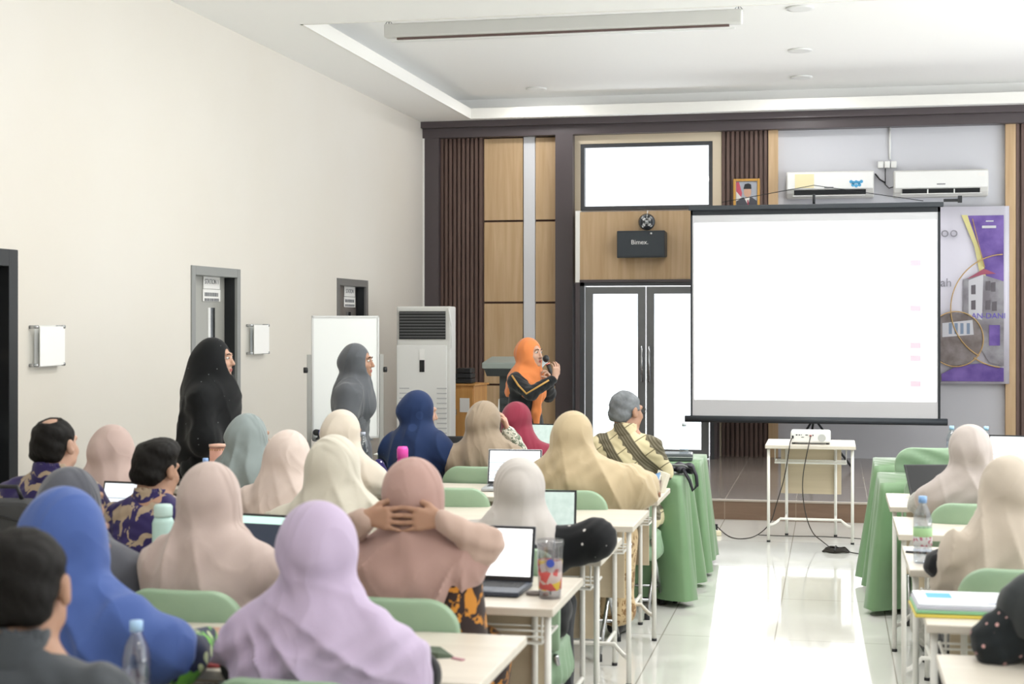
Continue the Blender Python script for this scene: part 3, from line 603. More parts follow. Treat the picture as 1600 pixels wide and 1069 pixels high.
# ------------------------------------------------------------------ desks
DW, DD, DHT = .68, .62, .75
M_FOOT = mat('black_rubber', '#26272a', .7)
def make_desk(label):
    t = thing('desk', label, 'desk', (0, 0, 0), 0)
    MB().box((-DW / 2, -DD / 2, DHT - .028), (DW / 2, DD / 2, DHT)).obj('desktop', M_DESK, t, bevel=.004)
    MB().box((-.235, .16, .33), (.235, .176, DHT - .03)).obj('modesty_panel', M_DESKP, t)
    for sx in (-1, 1):
        a = MB().tube([(sx * .315, -.27, .012), (sx * .315, -.27, DHT - .03)], .012, 10).obj('leg', M_WMET, t, True)
        MB().tube([(sx * .315, -.27, 0), (sx * .315, -.27, .014)], .014, 10).obj('rubber_foot', M_FOOT, a, True)
        b = MB().tube([(sx * .19, .14, .012), (sx * .19, .14, DHT - .03)], .012, 10).obj('leg', M_WMET, t, True)
        MB().tube([(sx * .19, .14, 0), (sx * .19, .14, .014)], .014, 10).obj('rubber_foot', M_FOOT, b, True)
    bar = [(-.315, -.27, .13), (-.28, -.2, .13), (-.25, -.17, .15), (-.23, -.14, .165), (.23, -.14, .165), (.25, -.17, .15), (.28, -.2, .13), (.315, -.27, .13)]
    MB().tube(bar, .011, 8).tube([(-.19, -.14, .165), (-.19, .14, .165)], .01, 8).tube([(.19, -.14, .165), (.19, .14, .165)], .01, 8).obj('foot_rail', M_WMET, t, True)
    sh = MB().tube([(-.27, -.14, DHT - .03), (-.27, -.14, DHT - .15), (.27, -.14, DHT - .15), (.27, -.14, DHT - .03)], .007, 6)
    for y_ in (-.05, .05, .14): sh.tube([(-.27, y_, DHT - .15), (.27, y_, DHT - .15)], .004, 6)
    for x in (-.27, .27): sh.tube([(x, -.14, DHT - .15), (x, .15, DHT - .15)], .006, 6)
    sh.obj('under_shelf', M_WMET, t, True)
    return t
ROWY = {0: 3.1, 1: 4.14, 2: 5.19, 3: 6.25, 4: 7.23, 5: 8.25, 6: 9.35, 7: 10.4}
LX = [-1.24, -1.95, -2.66, -3.37, -4.08]; RX = [.63, 1.34]
ORD = ['', 'nearest', 'second', 'third', 'fourth', 'fifth', 'sixth', 'seventh']
COLN = ['beside the aisle', 'second from the aisle', 'third from the aisle', 'fourth from the aisle', 'by the left wall']
desk0 = None
def desk(x, y_, lab):
    global desk0
    if desk0 is None:
        desk0 = make_desk(lab); desk0.location = (x, y_, 0); desk0['group'] = 'pale maple desks in rows'; return desk0
    return dup(desk0, (x, y_, 0), 0, lab)
for r_ in range(1, 6):
    for c_, x in enumerate(LX):
        if r_ == 1 and c_ > 1: continue
        desk(x, ROWY[r_], f'pale maple desk left of the aisle, {ORD[r_]} row from the camera, {COLN[c_]}')
    for c_, x in enumerate(RX):
        if c_ and r_ < 4: continue
        desk(x, ROWY[r_], f'pale maple desk right of the aisle, {ORD[r_]} row from the camera, ' + ('at the aisle edge' if not c_ else 'away from the aisle'))
desk(-1.72, 3.07, 'pale maple desk under the near blue-capped bottle in the left foreground')
pd = at(1265, 845, z=0); PJX, PJY = at(1266, 849, z=0).x + .0, at(1266, 849, z=0).y + .27
prd = desk(PJX, PJY, 'pale maple desk standing alone in the aisle under the white projector'); prd.rotation_euler = (0, 0, R(0))
del prd['group']
# ------------------------------------------------------------------ green tablecloths over desks
q = NB('sage_green_satin', .42, .5, .2)
wv = q.n('ShaderNodeTexNoise', {'Vector': q.tc, 'Scale': 5.0, 'Detail': 3.0}).outputs['Fac']
q.out(q.mix(wv, '#64875f', '#789872')); M_GREEN = q.m
M_CHAIRG = mat('sage_chair_cover', '#86a286', .5, bump=(30, .05), vary=(4, '#94ae92'))
def cloth(x0, x1, y0, y1, z, seed, drop=.72):
    rnd = random.Random(seed)
    P = []; per = []
    def seg(a, b, n):
        for k in range(n): per.append((a[0] + (b[0] - a[0]) * k / n, a[1] + (b[1] - a[1]) * k / n))
    step = .012
    seg((x0, y0), (x1, y0), int((x1 - x0) / step)); seg((x1, y0), (x1, y1), int((y1 - y0) / step)); seg((x1, y1), (x0, y1), int((x1 - x0) / step)); seg((x0, y1), (x0, y0), int((y1 - y0) / step))
    n = len(per); ph = [rnd.uniform(0, 6.28) for _ in range(4)]; vs, fs = [], []; L = 15
    cxm, cym = (x0 + x1) / 2, (y0 + y1) / 2
    for j in range(L + 1):
        t = j / L
        for i, (x, y_) in enumerate(per):
            s = i * step
            nx, ny = (0, 0)
            if i < (x1 - x0) / step: nx, ny = 0, -1
            elif i < (x1 - x0 + y1 - y0) / step: nx, ny = 1, 0
            elif i < (2 * (x1 - x0) + y1 - y0) / step: nx, ny = 0, 1
            else: nx, ny = -1, 0
            f = math.sin(s * 31 + ph[0] + 1.3 * math.sin(s * 5 + ph[1])) * .6 + math.sin(s * 17 + ph[2]) * .5
            f = (abs(f) ** .8) * math.copysign(1, f) * (.004 + .03 * t ** .7) + .014 + .04 * t
            sag = .02 * math.sin(s * 3.1 + ph[3]) * t
            # corners flare
            fx = x + nx * f; fy = y_ + ny * f
            dc = min(abs(x - x0), abs(x - x1)) + min(abs(y_ - y0), abs(y_ - y1))
            cf = max(0, 1 - dc / .12) * .06 * t
            fx += math.copysign(cf, x - cxm); fy += math.copysign(cf, y_ - cym)
            vs.append((fx - cxm, fy - cym, z + .006 - drop * t - (.0 if t else 0) + sag * .3))
    for j in range(L):
        for i in range(n): fs.append((j * n + i, j * n + (i + 1) % n, (j + 1) * n + (i + 1) % n, (j + 1) * n + i)[::-1])
    fs.append(tuple(range(n)))
    return MB().add(vs, fs), (cxm, cym, 0)
def draped(x0, x1, y_, lab, dlabs, seed):
    for (x, dl) in dlabs: desk(x, y_, dl)
    mb, loc = cloth(x0, x1, y_ - DD / 2 - .01, y_ + DD / 2 + .01, DHT, seed)
    o = mb.obj('tablecloth', M_GREEN, None, True, loc=loc); tag(o, lab, 'tablecloth', 'green satin tablecloths'); return o
draped(-2.99, -.9, ROWY[6], 'green satin cloth over the left desks, behind the pink box and blue stand',
       [(-1.24, 'desk under the green cloth, left block, nearer covered row, by the aisle'), (-1.95, 'desk under the green cloth, left block, nearer covered row, middle'), (-2.66, 'desk under the green cloth, left block, nearer covered row, inner')], 1)
draped(-2.28, -.88, ROWY[7], 'green satin cloth over the left desks nearest the stage, under the clear bottle',
       [(-1.24, 'desk under the green cloth, left block, row nearest the stage, by the aisle'), (-1.95, 'desk under the green cloth, left block, row nearest the stage, inner')], 2)
draped(.29, 1.68, ROWY[6], 'green satin cloth over the right desks, nearer of the two covered rows',
       [(.63, 'desk under the green cloth, right block, nearer covered row, by the aisle'), (1.34, 'desk under the green cloth, right block, nearer covered row, inner')], 3)
draped(.29, 1.68, ROWY[7], 'green satin cloth over the right desks nearest the stage',
       [(.63, 'desk under the green cloth, right block, row nearest the stage, by the aisle'), (1.34, 'desk under the green cloth, right block, row nearest the stage, inner')], 4)
# ------------------------------------------------------------------ covered folding chairs
def back_cover(fold=0, h=.44, w_=.44):
    vs, fs = [], []; NX, NZ = 26, 16; r = .11
    rnd = random.Random(7 + fold)
    def shape(u, v):   # u -1..1, v 0..1 : rounded shield
        z = v * h; half = w_ / 2 * (1 - .04 * (1 - v))
        if z > h - r:
            dz = (z - (h - r)) / r; half = half - r + r * math.sqrt(max(0, 1 - dz * dz))
        return u * half, z
    for s in (-1, 1):
        for j in range(NZ + 1):
            v = 1 - (1 - j / NZ) ** 1.0; v = math.sin(v * math.pi / 2) ** .9
            for i in range(NX + 1):
                u = -1 + 2 * i / NX; u = math.sin(u * math.pi / 2)
                x, z = shape(u, v); e = math.sqrt(max(0, 1 - u * u)) ** .5 * math.sqrt(max(0, 1 - max(0, (v - .75) / .25) ** 2)) ** .6
                y_ = s * (.012 + .016 * e)
                y_ += .028 * (x / (w_ / 2)) ** 2            # curved back
                if fold: y_ += s * .008 * math.sin(z * 60 + x * 9 + 2 * math.sin(x * 11)) * e
                else: y_ += s * .003 * math.sin(x * 30 + z * 14) * e * (1 - v)
                vs.append((x, y_, z))
    n = (NX + 1) * (NZ + 1)
    for s in (0, 1):
        for j in range(NZ):
            for i in range(NX):
                a = s * n + j * (NX + 1) + i; f = (a, a + 1, a + NX + 2, a + NX + 1); fs.append(f if s == 0 else f[::-1])
    for i in range(NX):
        fs.append((i + n, i + 1 + n, i + 1, i)); a = NZ * (NX + 1); fs.append((a + i, a + i + 1, a + n + i + 1, a + n + i))
    for j in range(NZ):
        a = j * (NX + 1); fs.append((a, a + NX + 1, a + NX + 1 + n, a + n)); a += NX; fs.append((a + n, a + NX + 1 + n, a + NX + 1, a))
    return MB().add(vs, fs)
def make_chair(fold, label):
    t = thing('covered_chair', label, 'chair', (0, 0, 0), 0)
    tilt = Mx((0, -.18, .46), R(4))
    bc = back_cover(fold, .385 + .06 * fold, .42 + .02 * fold); bc.v = [tuple(tilt @ Vector(v)) for v in bc.v]; bc.obj('back_cover', M_CHAIRG, t, True)
    # seat cover: rounded pad with gathered skirt
    prof = []; n = 96; mb = MB(); vs, fs = [], []
    for j, (k, z) in enumerate(((.2, .475), (.6, .478), (.9, .47), (1, .452), (1.0, .43), (1.02, .40), (1.05, .36), (1.04, .33), (.97, .315))):
        for i in range(n):
            a = 2 * math.pi * i / n; ca, sa = math.cos(a), math.sin(a); sq = (abs(ca) ** 4 + abs(sa) ** 4) ** -.25
            g = .012 * math.sin(i * 1.75 + 1.5 * math.sin(i * .31)) * max(0, (j - 3) / 5)
            vs.append(((.205 * k + g) * ca * sq, .01 + (.2 * k + g) * sa * sq, z))
    for j in range(8):
        for i in range(n): fs.append((j * n + i, j * n + (i + 1) % n, (j + 1) * n + (i + 1) % n, (j + 1) * n + i)[::-1])
    fs.append(tuple(range(n))); mb.add(vs, fs).obj('seat_cover', M_CHAIRG, t, True)
    for sx in (-1, 1):
        x = sx * .19
        for pts in ([(x, -.24, .87), (x, -.17, .46), (x, .24, .02)], [(x * .94, .12, .4), (x * .94, -.26, .02)]):
            if pts[0][2] > .8: pts = [(x, -.17, .44), (x, .23, .02)]
            lg = MB().tube(pts, .011, 8).obj('leg', M_CHROME, t, True)
            e = pts[-1]; MB().tube([(e[0], e[1] - .004, .0), (e[0], e[1], .035)], .016, 8).obj('rubber_foot', M_FOOT, lg, True)
    MB().tube([(-.19, .16, .12), (.19, .16, .12)], .009, 8).obj('stretcher', M_CHROME, t, True)
    MB().tube([(-.178, -.2, .1), (.178, -.2, .1)], .009, 8).obj('stretcher', M_CHROME, t, True)
    return t
chair0 = make_chair(0, 'x'); chair1 = make_chair(1, 'x'); used_ = set()
def chair(x, y_, rz, lab, k=0):
    c = (chair0, chair1)[k]
    if k not in used_:
        used_.add(k); KIDS[c] = [(a, kids(a)) for a in kids(c)]
        c.location = (x, y_, 0); c.rotation_euler = (0, 0, rz); c['label'] = lab; c['group'] = 'chairs with sage green covers'; return c
    return dup(c, (x, y_, 0), rz, lab, 'chairs with sage green covers')
chair(-1.93, 7.68, R(3), 'empty green covered chair in front of the bare desk, left of the light grey headscarf')
chair(-2.86, 8.85, R(-4), 'empty green covered chair behind the navy dotted bag')
chair(.6, 9.98, R(2), 'wrinkled green covered chair at the right cloth nearest the stage', 1)
chair(.61, 8.92, R(-2), 'plain green covered chair at the nearer right cloth, with a black laptop before it')
chair(1.33, 8.85, R(3), 'green covered chair at the right edge of the view behind the open laptop')
# ------------------------------------------------------------------ organic shapes: smooth-blended solids meshed by surface nets
V = lambda *a: np.array(a, dtype=np.float64)
def rotm(yaw=0, pitch=0, roll=0):
    return np.array(Matrix.Rotation(yaw, 3, 'Z') @ Matrix.Rotation(pitch, 3, 'X') @ Matrix.Rotation(roll, 3, 'Y'))
class Sdf:
    def __init__(s): s.ops = []
    def rc(s, a, b, ra, rb=None, k=.02, sub=False): s.ops.append(('rc', np.asarray(a, float), np.asarray(b, float), ra, ra if rb is None else rb, k, sub)); return s
    def ell(s, c, r, rot=None, k=.02, sub=False): s.ops.append(('el', np.asarray(c, float), np.asarray(r, float), rot, None, k, sub)); return s
    def bounds(s):
        lo, hi = [], []
        for o in s.ops:
            if o[6]: continue
            if o[0] == 'rc':
                r = max(o[3], o[4]); lo.append(np.minimum(o[1], o[2]) - r); hi.append(np.maximum(o[1], o[2]) + r)
            else:
                r = o[2] if o[3] is None else np.full(3, o[2].max()); lo.append(o[1] - r); hi.append(o[1] + r)
        return np.min(lo, 0), np.max(hi, 0)
    def mesh(s, h, disp=None, cut=None, pad=.03, dilate=0.0):
        lo, hi = s.bounds(); lo = lo - pad - 2 * h - dilate; hi = hi + pad + 2 * h + dilate
        n = np.ceil((hi - lo) / h).astype(int) + 1
        ax = [lo[i] + h * np.arange(n[i]) for i in range(3)]
        F = np.full(n, .5, np.float32)
        for o in s.ops:
            k = o[5]; m = k + 3 * h + .01
            if o[0] == 'rc': r = max(o[3], o[4]); a, b = np.minimum(o[1], o[2]) - r - m, np.maximum(o[1], o[2]) + r + m
            else: r = o[2] if o[3] is None else np.full(3, o[2].max()); a, b = o[1] - r - m, o[1] + r + m
            i0 = np.clip(np.floor((a - lo) / h).astype(int), 0, n); i1 = np.clip(np.ceil((b - lo) / h).astype(int) + 1, 0, n)
            if np.any(i1 <= i0): continue
            X = ax[0][i0[0]:i1[0], None, None]; Y = ax[1][None, i0[1]:i1[1], None]; Z = ax[2][None, None, i0[2]:i1[2]]
            if o[0] == 'rc':
                d = o[2] - o[1]; L = max(d @ d, 1e-9)
                t = np.clip(((X - o[1][0]) * d[0] + (Y - o[1][1]) * d[1] + (Z - o[1][2]) * d[2]) / L, 0, 1)
                D = np.sqrt((X - o[1][0] - t * d[0]) ** 2 + (Y - o[1][1] - t * d[1]) ** 2 + (Z - o[1][2] - t * d[2]) ** 2) - (o[3] + (o[4] - o[3]) * t)
            else:
                x, y_, z = X - o[1][0], Y - o[1][1], Z - o[1][2]
                if o[3] is not None:
                    M = o[3].T; x, y_, z = M[0, 0] * x + M[0, 1] * y_ + M[0, 2] * z, M[1, 0] * x + M[1, 1] * y_ + M[1, 2] * z, M[2, 0] * x + M[2, 1] * y_ + M[2, 2] * z
                rx, ry, rz = o[2]; k0 = np.sqrt((x / rx) ** 2 + (y_ / ry) ** 2 + (z / rz) ** 2)
                k1 = np.sqrt((x / rx ** 2) ** 2 + (y_ / ry ** 2) ** 2 + (z / rz ** 2) ** 2) + 1e-9
                D = k0 * (k0 - 1) / k1
            sl = F[i0[0]:i1[0], i0[1]:i1[1], i0[2]:i1[2]]
            if o[6]:
                D = -D; q = np.clip(k - np.abs(sl - D), 0, None) / k; sl[:] = np.maximum(sl, D) + q * q * k / 4
            else:
                q = np.clip(k - np.abs(sl - D), 0, None) / k; sl[:] = np.minimum(sl, D) - q * q * k / 4
        if disp or cut:
            X, Y, Z = ax[0][:, None, None], ax[1][None, :, None], ax[2][None, None, :]
        if disp:
            F = F - disp(X, Y, Z).astype(np.float32) if True else F
        if cut:
            for c in cut: F = np.maximum(F, c(X, Y, Z).astype(np.float32))
        F = F - dilate
        return nets(F, lo, h)
def nets(F, lo, h):
    s = F < 0
    m = np.zeros(tuple(np.array(F.shape) - 1), bool); al = np.ones_like(m)
    for i in (0, 1):
        for j in (0, 1):
            for k in (0, 1):
                t = s[i:i + m.shape[0], j:j + m.shape[1], k:k + m.shape[2]]; m |= t; al &= t
    m &= ~al; idx = np.argwhere(m); N = len(idx)
    C = {}
    for i in (0, 1):
        for j in (0, 1):
            for k in (0, 1): C[i, j, k] = F[idx[:, 0] + i, idx[:, 1] + j, idx[:, 2] + k].astype(np.float64)
    P = np.zeros((N, 3)); cnt = np.zeros(N)
    for a in list(C):
        for ax_ in range(3):
            if a[ax_]: continue
            b = list(a); b[ax_] = 1; b = tuple(b); fa, fb = C[a], C[b]; c = (fa < 0) != (fb < 0)
            t = np.where(c, fa / np.where(c, fa - fb, 1), 0)
            q = np.repeat(np.array([a], float), N, 0); q[:, ax_] += t
            P += q * c[:, None]; cnt += c
    P = (P / cnt[:, None] + idx) * h + lo
    ID = np.full(m.shape, -1, np.int32); ID[idx[:, 0], idx[:, 1], idx[:, 2]] = np.arange(N)
    Q = []
    for ax_ in range(3):
        b, c = (ax_ + 1) % 3, (ax_ + 2) % 3
        s0 = np.moveaxis(s, (ax_, b, c), (0, 1, 2)); I = np.moveaxis(ID, (ax_, b, c), (0, 1, 2))
        e = s0[:-1, 1:-1, 1:-1] != s0[1:, 1:-1, 1:-1]; w_ = np.argwhere(e); i, j, k = w_[:, 0], w_[:, 1] + 1, w_[:, 2] + 1
        q = np.stack([I[i, j - 1, k - 1], I[i, j, k - 1], I[i, j, k], I[i, j - 1, k]], 1)
        fl = ~s0[i, j, k]; q[fl] = q[fl][:, ::-1]; Q.append(q)
    return P, np.concatenate(Q)
def np_obj(name, PQ, m, parent, smooth_it=1, flip=False):
    P, Q = PQ
    for _ in range(smooth_it):       # light Laplacian
        A = np.zeros_like(P); n = np.zeros(len(P))
        for i in range(4):
            a, b = Q[:, i], Q[:, (i + 1) % 4]
            for c in range(3): A[:, c] += np.bincount(a, P[b, c], len(P)) + np.bincount(b, P[a, c], len(P))
            n += np.bincount(a, minlength=len(P)) + np.bincount(b, minlength=len(P))
        P = P * .4 + .6 * A / n[:, None]
    me = bpy.data.meshes.new(name); me.vertices.add(len(P)); me.vertices.foreach_set('co', P.astype(np.float32).ravel())
    me.loops.add(len(Q) * 4); me.loops.foreach_set('vertex_index', Q.astype(np.int32).ravel())
    me.polygons.add(len(Q)); me.polygons.foreach_set('loop_start', np.arange(0, len(Q) * 4, 4, dtype=np.int32))
    me.update(calc_edges=True); me.materials.append(m); me.shade_smooth()
    o = bpy.data.objects.new(name, me); COL.objects.link(o)
    if parent: o.parent = parent
    return o
# ------------------------------------------------------------------ people
def tone(h):
    import colorsys
    h = h.lstrip('#'); a, b, c = colorsys.rgb_to_hsv(*[int(h[i:i + 2], 16) / 255 for i in (0, 2, 4)]); q = colorsys.hsv_to_rgb(a, b * .88, c * .93)
    return '#%02x%02x%02x' % tuple(round(x * 255) for x in q)
def cloth_mat(name, c, c2=None, rough=.85):
    c = tone(c); c2 = tone(c2) if c2 else None
    if name in MATS: return MATS[name]
    q = NB(name, rough, .2, .2)
    rnd = random.Random(name); a = R(rnd.uniform(-35, 35))
    n1 = q.n('ShaderNodeTexNoise', {'Vector': q.mapping(scale=(5.5, 5.5, 2.2), rot=(0, a, 0)), 'Scale': 1.0, 'Detail': 1.5, 'Distortion': .8}).outputs['Fac']
    rdg = q.math('SUBTRACT', 1.0, q.math('ABSOLUTE', q.math('SUBTRACT', q.math('MULTIPLY', n1, 4.4), 2.2)))
    n2 = q.n('ShaderNodeTexNoise', {'Vector': q.tc, 'Scale': 260.0, 'Detail': 2.0}).outputs['Fac']
    hgt = q.math('ADD', rdg, q.math('MULTIPLY', n2, .04))
    bp = q.n('ShaderNodeBump', {'Height': hgt, 'Strength': .6, 'Distance': .016}); q.nt.links.new(bp.outputs[0], q.b.inputs['Normal'])
    n3 = q.n('ShaderNodeTexNoise', {'Vector': q.tc, 'Scale': 3.0, 'Detail': 3.0}).outputs['Fac']
    return q.out(q.mix(n3, c, c2 or c))
def batik(name, base, fig, accent=None, scale=9, stretch=(1, 1, 1), thr=.5, fine='#000000'):
    q = NB(name, .75, .25, .15)
    v = q.mapping(scale=stretch)
    wp = q.n('ShaderNodeTexNoise', {'Vector': v, 'Scale': scale * .5, 'Detail': 2.0})
    vv = q.n('ShaderNodeVectorMath', {0: v, 1: q.n('ShaderNodeVectorMath', {0: wp.outputs['Color'], 'Scale': .16}, operation='SCALE').outputs[0]}, operation='ADD').outputs[0]
    n1 = q.n('ShaderNodeTexVoronoi', {'Vector': vv, 'Scale': float(scale)}, feature='SMOOTH_F1').outputs['Distance']
    n2 = q.n('ShaderNodeTexNoise', {'Vector': vv, 'Scale': scale * 1.4, 'Detail': 4.0, 'Distortion': 1.2}).outputs['Fac']
    f = q.math('GREATER_THAN', q.math('SUBTRACT', n2, q.math('MULTIPLY', n1, .35)), thr - .2)
    c = q.mix(f, base, fig)
    if accent:
        n3 = q.n('ShaderNodeTexVoronoi', {'Vector': vv, 'Scale': scale * 1.7}).outputs['Distance']
        c = q.mix(q.math('LESS_THAN', n3, .26), c, accent)
    return q.out(c)
def dotted(name, base, dot, scale=14, r=.2):
    q = NB(name, .8, .2, .1)
    d = q.n('ShaderNodeTexVoronoi', {'Vector': q.tc, 'Scale': float(scale), 'Randomness': .7}).outputs['Distance']
    return q.out(q.mix(q.math('LESS_THAN', d, r), base, dot))
def parang(name):
    q = NB(name, .75, .2, .1)
    mp = q.mapping(rot=(0, R(38), 0)); sp = q.n('ShaderNodeSeparateXYZ', {0: mp}); x, z = sp.outputs[0], sp.outputs[2]
    sc = q.math('MULTIPLY', q.math('ABSOLUTE', q.math('SINE', q.math('MULTIPLY', z, 62.0))), .012)
    ph = q.math('FRACT', q.math('MULTIPLY', q.math('ADD', x, .5), 8.5))
    edge = q.math('ADD', .42, q.math('MULTIPLY', sc, 8.0))
    cream = q.math('LESS_THAN', ph, edge)
    fine = q.math('GREATER_THAN', q.math('SINE', q.math('MULTIPLY', x, 420.0)), .2)
    stripes = q.mix(fine, '#57513f', '#756f5e')
    notch = q.math('GREATER_THAN', q.math('SINE', q.math('MULTIPLY', z, 62.0)), .985)
    return q.out(q.mix(cream, stripes, q.mix(notch, '#cdc29e', '#6a614a')))
M_SKIN = mat('skin_tan', '#ad866f', .5, spec=.35, bump=(90, .02)); M_SKIN2 = mat('skin_light_tan', '#c19b86', .5, spec=.35); M_SKIN3 = mat('skin_brown', '#8e5f44', .5, spec=.35)
for _m in (M_SKIN, M_SKIN2, M_SKIN3):
    _b = _m.node_tree.nodes['Principled BSDF']; _b.inputs['Subsurface Weight'].default_value = .08; _b.inputs['Subsurface Radius'].default_value = (.02, .008, .004)
M_HAIR = mat('black_hair', '#0f0c0a', .6, spec=.2, bump=(240, .4)); M_HAIRG = mat('grey_hair', '#5c6064', .6, bump=(240, .4), vary=(14, '#777c80'))
M_EYE = mat('eye_white', '#e5e0da', .2); M_IRIS = mat('dark_iris', '#20120c', .15); M_LIP2 = mat('lips', '#a85c55', .5)
M_SHOE = mat('black_shoe', '#1f1e20', .5)
def lerp(a, b, t): return np.asarray(a) * (1 - t) + np.asarray(b) * t
def hand(s, W, fwd, back, side, curl=.35, sc=1.0, skink=.008, spread=1.0):
    """five-fingered hand: W wrist, fwd palm direction, back = back-of-hand normal, side = +1 when the thumb lies along fwd x back"""
    f = np.asarray(fwd, float); f = f / np.linalg.norm(f); b = np.asarray(back, float); b = b - f * (b @ f); b /= np.linalg.norm(b); l = np.cross(f, b) * side
    p = lambda x, y_, z: W + (f * x + l * y_ + b * z) * sc
    for y0, y1 in ((.016, .03), (.004, .01), (-.008, -.01), (-.018, -.028)):
        s.rc(p(.005, y0 * .7, 0), p(.085 if abs(y1) < .02 else .078, y1, 0), .013 * sc, .0115 * sc, k=.014)
    for y_, L, w_ in ((.031, .068, .0088), (.011, .077, .009), (-.009, .071, .0087), (-.028, .056, .0078)):
        x, z, a = .08 if abs(y_) < .02 else .074, 0.0, curl * .6
        q = [p(x, y_, z)]; yy = y_
        for seg in (.45, .31, .24):
            x += L * seg * math.cos(a); z -= L * seg * math.sin(a); yy += y_ * .12 * spread; a += curl * .9; q.append(p(x, yy, z))
        for i in range(3): s.rc(q[i], q[i + 1], w_ * sc * (1 - .07 * i), w_ * sc * (1 - .07 * (i + 1)), k=.004)
    t0, t1, t2, t3 = p(.02, .022, -.006), p(.045, .046, -.014), p(.07, .058, -.02 - .02 * curl), p(.09, .055, -.028 - .05 * curl)
    s.rc(t0, t1, .014 * sc, .0115 * sc, k=.012).rc(t1, t2, .0112 * sc, .0102 * sc, k=.005).rc(t2, t3, .0102 * sc, .0085 * sc, k=.004)
def head(s, H, Rh, sc=1.0, male=False):
    P = lambda x, y_, z: H + Rh @ (V(x, y_, z) * sc)
    e = lambda c, r, k=.02, sub=False: s.ell(P(*c), V(*r) * sc, Rh, k=k, sub=sub)
    e((0, -.018, .022), (.075, .092, .087)); e((0, .028, -.03), (.06, .062, .083)); e((0, .045, -.082), (.04, .04, .03))
    for x in (-1, 1):
        e((x * .034, .06, -.034), (.026, .026, .026)); e((x * .045, .02, -.07), (.022, .04, .026))
    s.rc(P(-.03, .08, .02), P(.03, .08, .02), .013 * sc, k=.012)
    e((-.03, .099, .002), (.017, .012, .011), .008, True); e((.03, .099, .002), (.017, .012, .011), .008, True)
    s.rc(P(0, .089, .004), P(0, .108, -.034), .008 * sc, .0115 * sc, k=.008)
    for x in (-1, 1): s.rc(P(x * .009, .098, -.039), P(x * .011, .094, -.039), .0068 * sc, k=.006)
    s.rc(P(-.018, .086, -.064), P(.018, .086, -.064), .0075 * sc, k=.007); s.rc(P(-.015, .085, -.075), P(.015, .085, -.075), .008 * sc, k=.006)
    e((0, .08, -.1), (.018, .014, .014), .015)
    for x in (-1, 1):
        e((x * .081, -.006, -.008), (.0115, .021, .033), .006); e((x * .093, .0, -.004), (.008, .011, .018), .004, True); s.rc(P(x * .078, .002, -.03), P(x * .079, .003, -.034), .008 * sc, k=.005)
def eyes(root, H, Rh, sc=1.0):
    for x in (-1, 1):
        c = H + Rh @ (V(x * .03, .0805, .002) * sc)
        a = Sdf().ell(c, V(.0118, .0118, .0085), Rh); o = np_obj('eye', a.mesh(.002, pad=.004), M_EYE, root)
        c2 = H + Rh @ (V(x * .03 + .002, .0912, .002) * sc); np_obj('iris', Sdf().ell(c2, V(.0056, .0025, .0056), Rh).mesh(.0009, pad=.003), M_IRIS, o)
    # eyebrows and lips
    for x in (-1, 1):
        b = MB().tube([tuple(H + Rh @ V(x * .014, .0945, .022)), tuple(H + Rh @ V(x * .03, .0935, .028)), tuple(H + Rh @ V(x * .044, .085, .023))], .003, 6); b.obj('eyebrow', M_HAIR, root, True)
    l = Sdf().rc(H + Rh @ V(-.014, .0915, -.0655), H + Rh @ V(.014, .0915, -.0655), .0045, k=.003).rc(H + Rh @ V(-.012, .0905, -.0745), H + Rh @ V(.012, .0905, -.0745), .0052, k=.003)
    np_obj('lips', l.mesh(.0016, pad=.004), M_LIP2, root)
def sm(a, b, x): t = np.clip((x - a) / (b - a), 0, 1); return t * t * (3 - 2 * t)

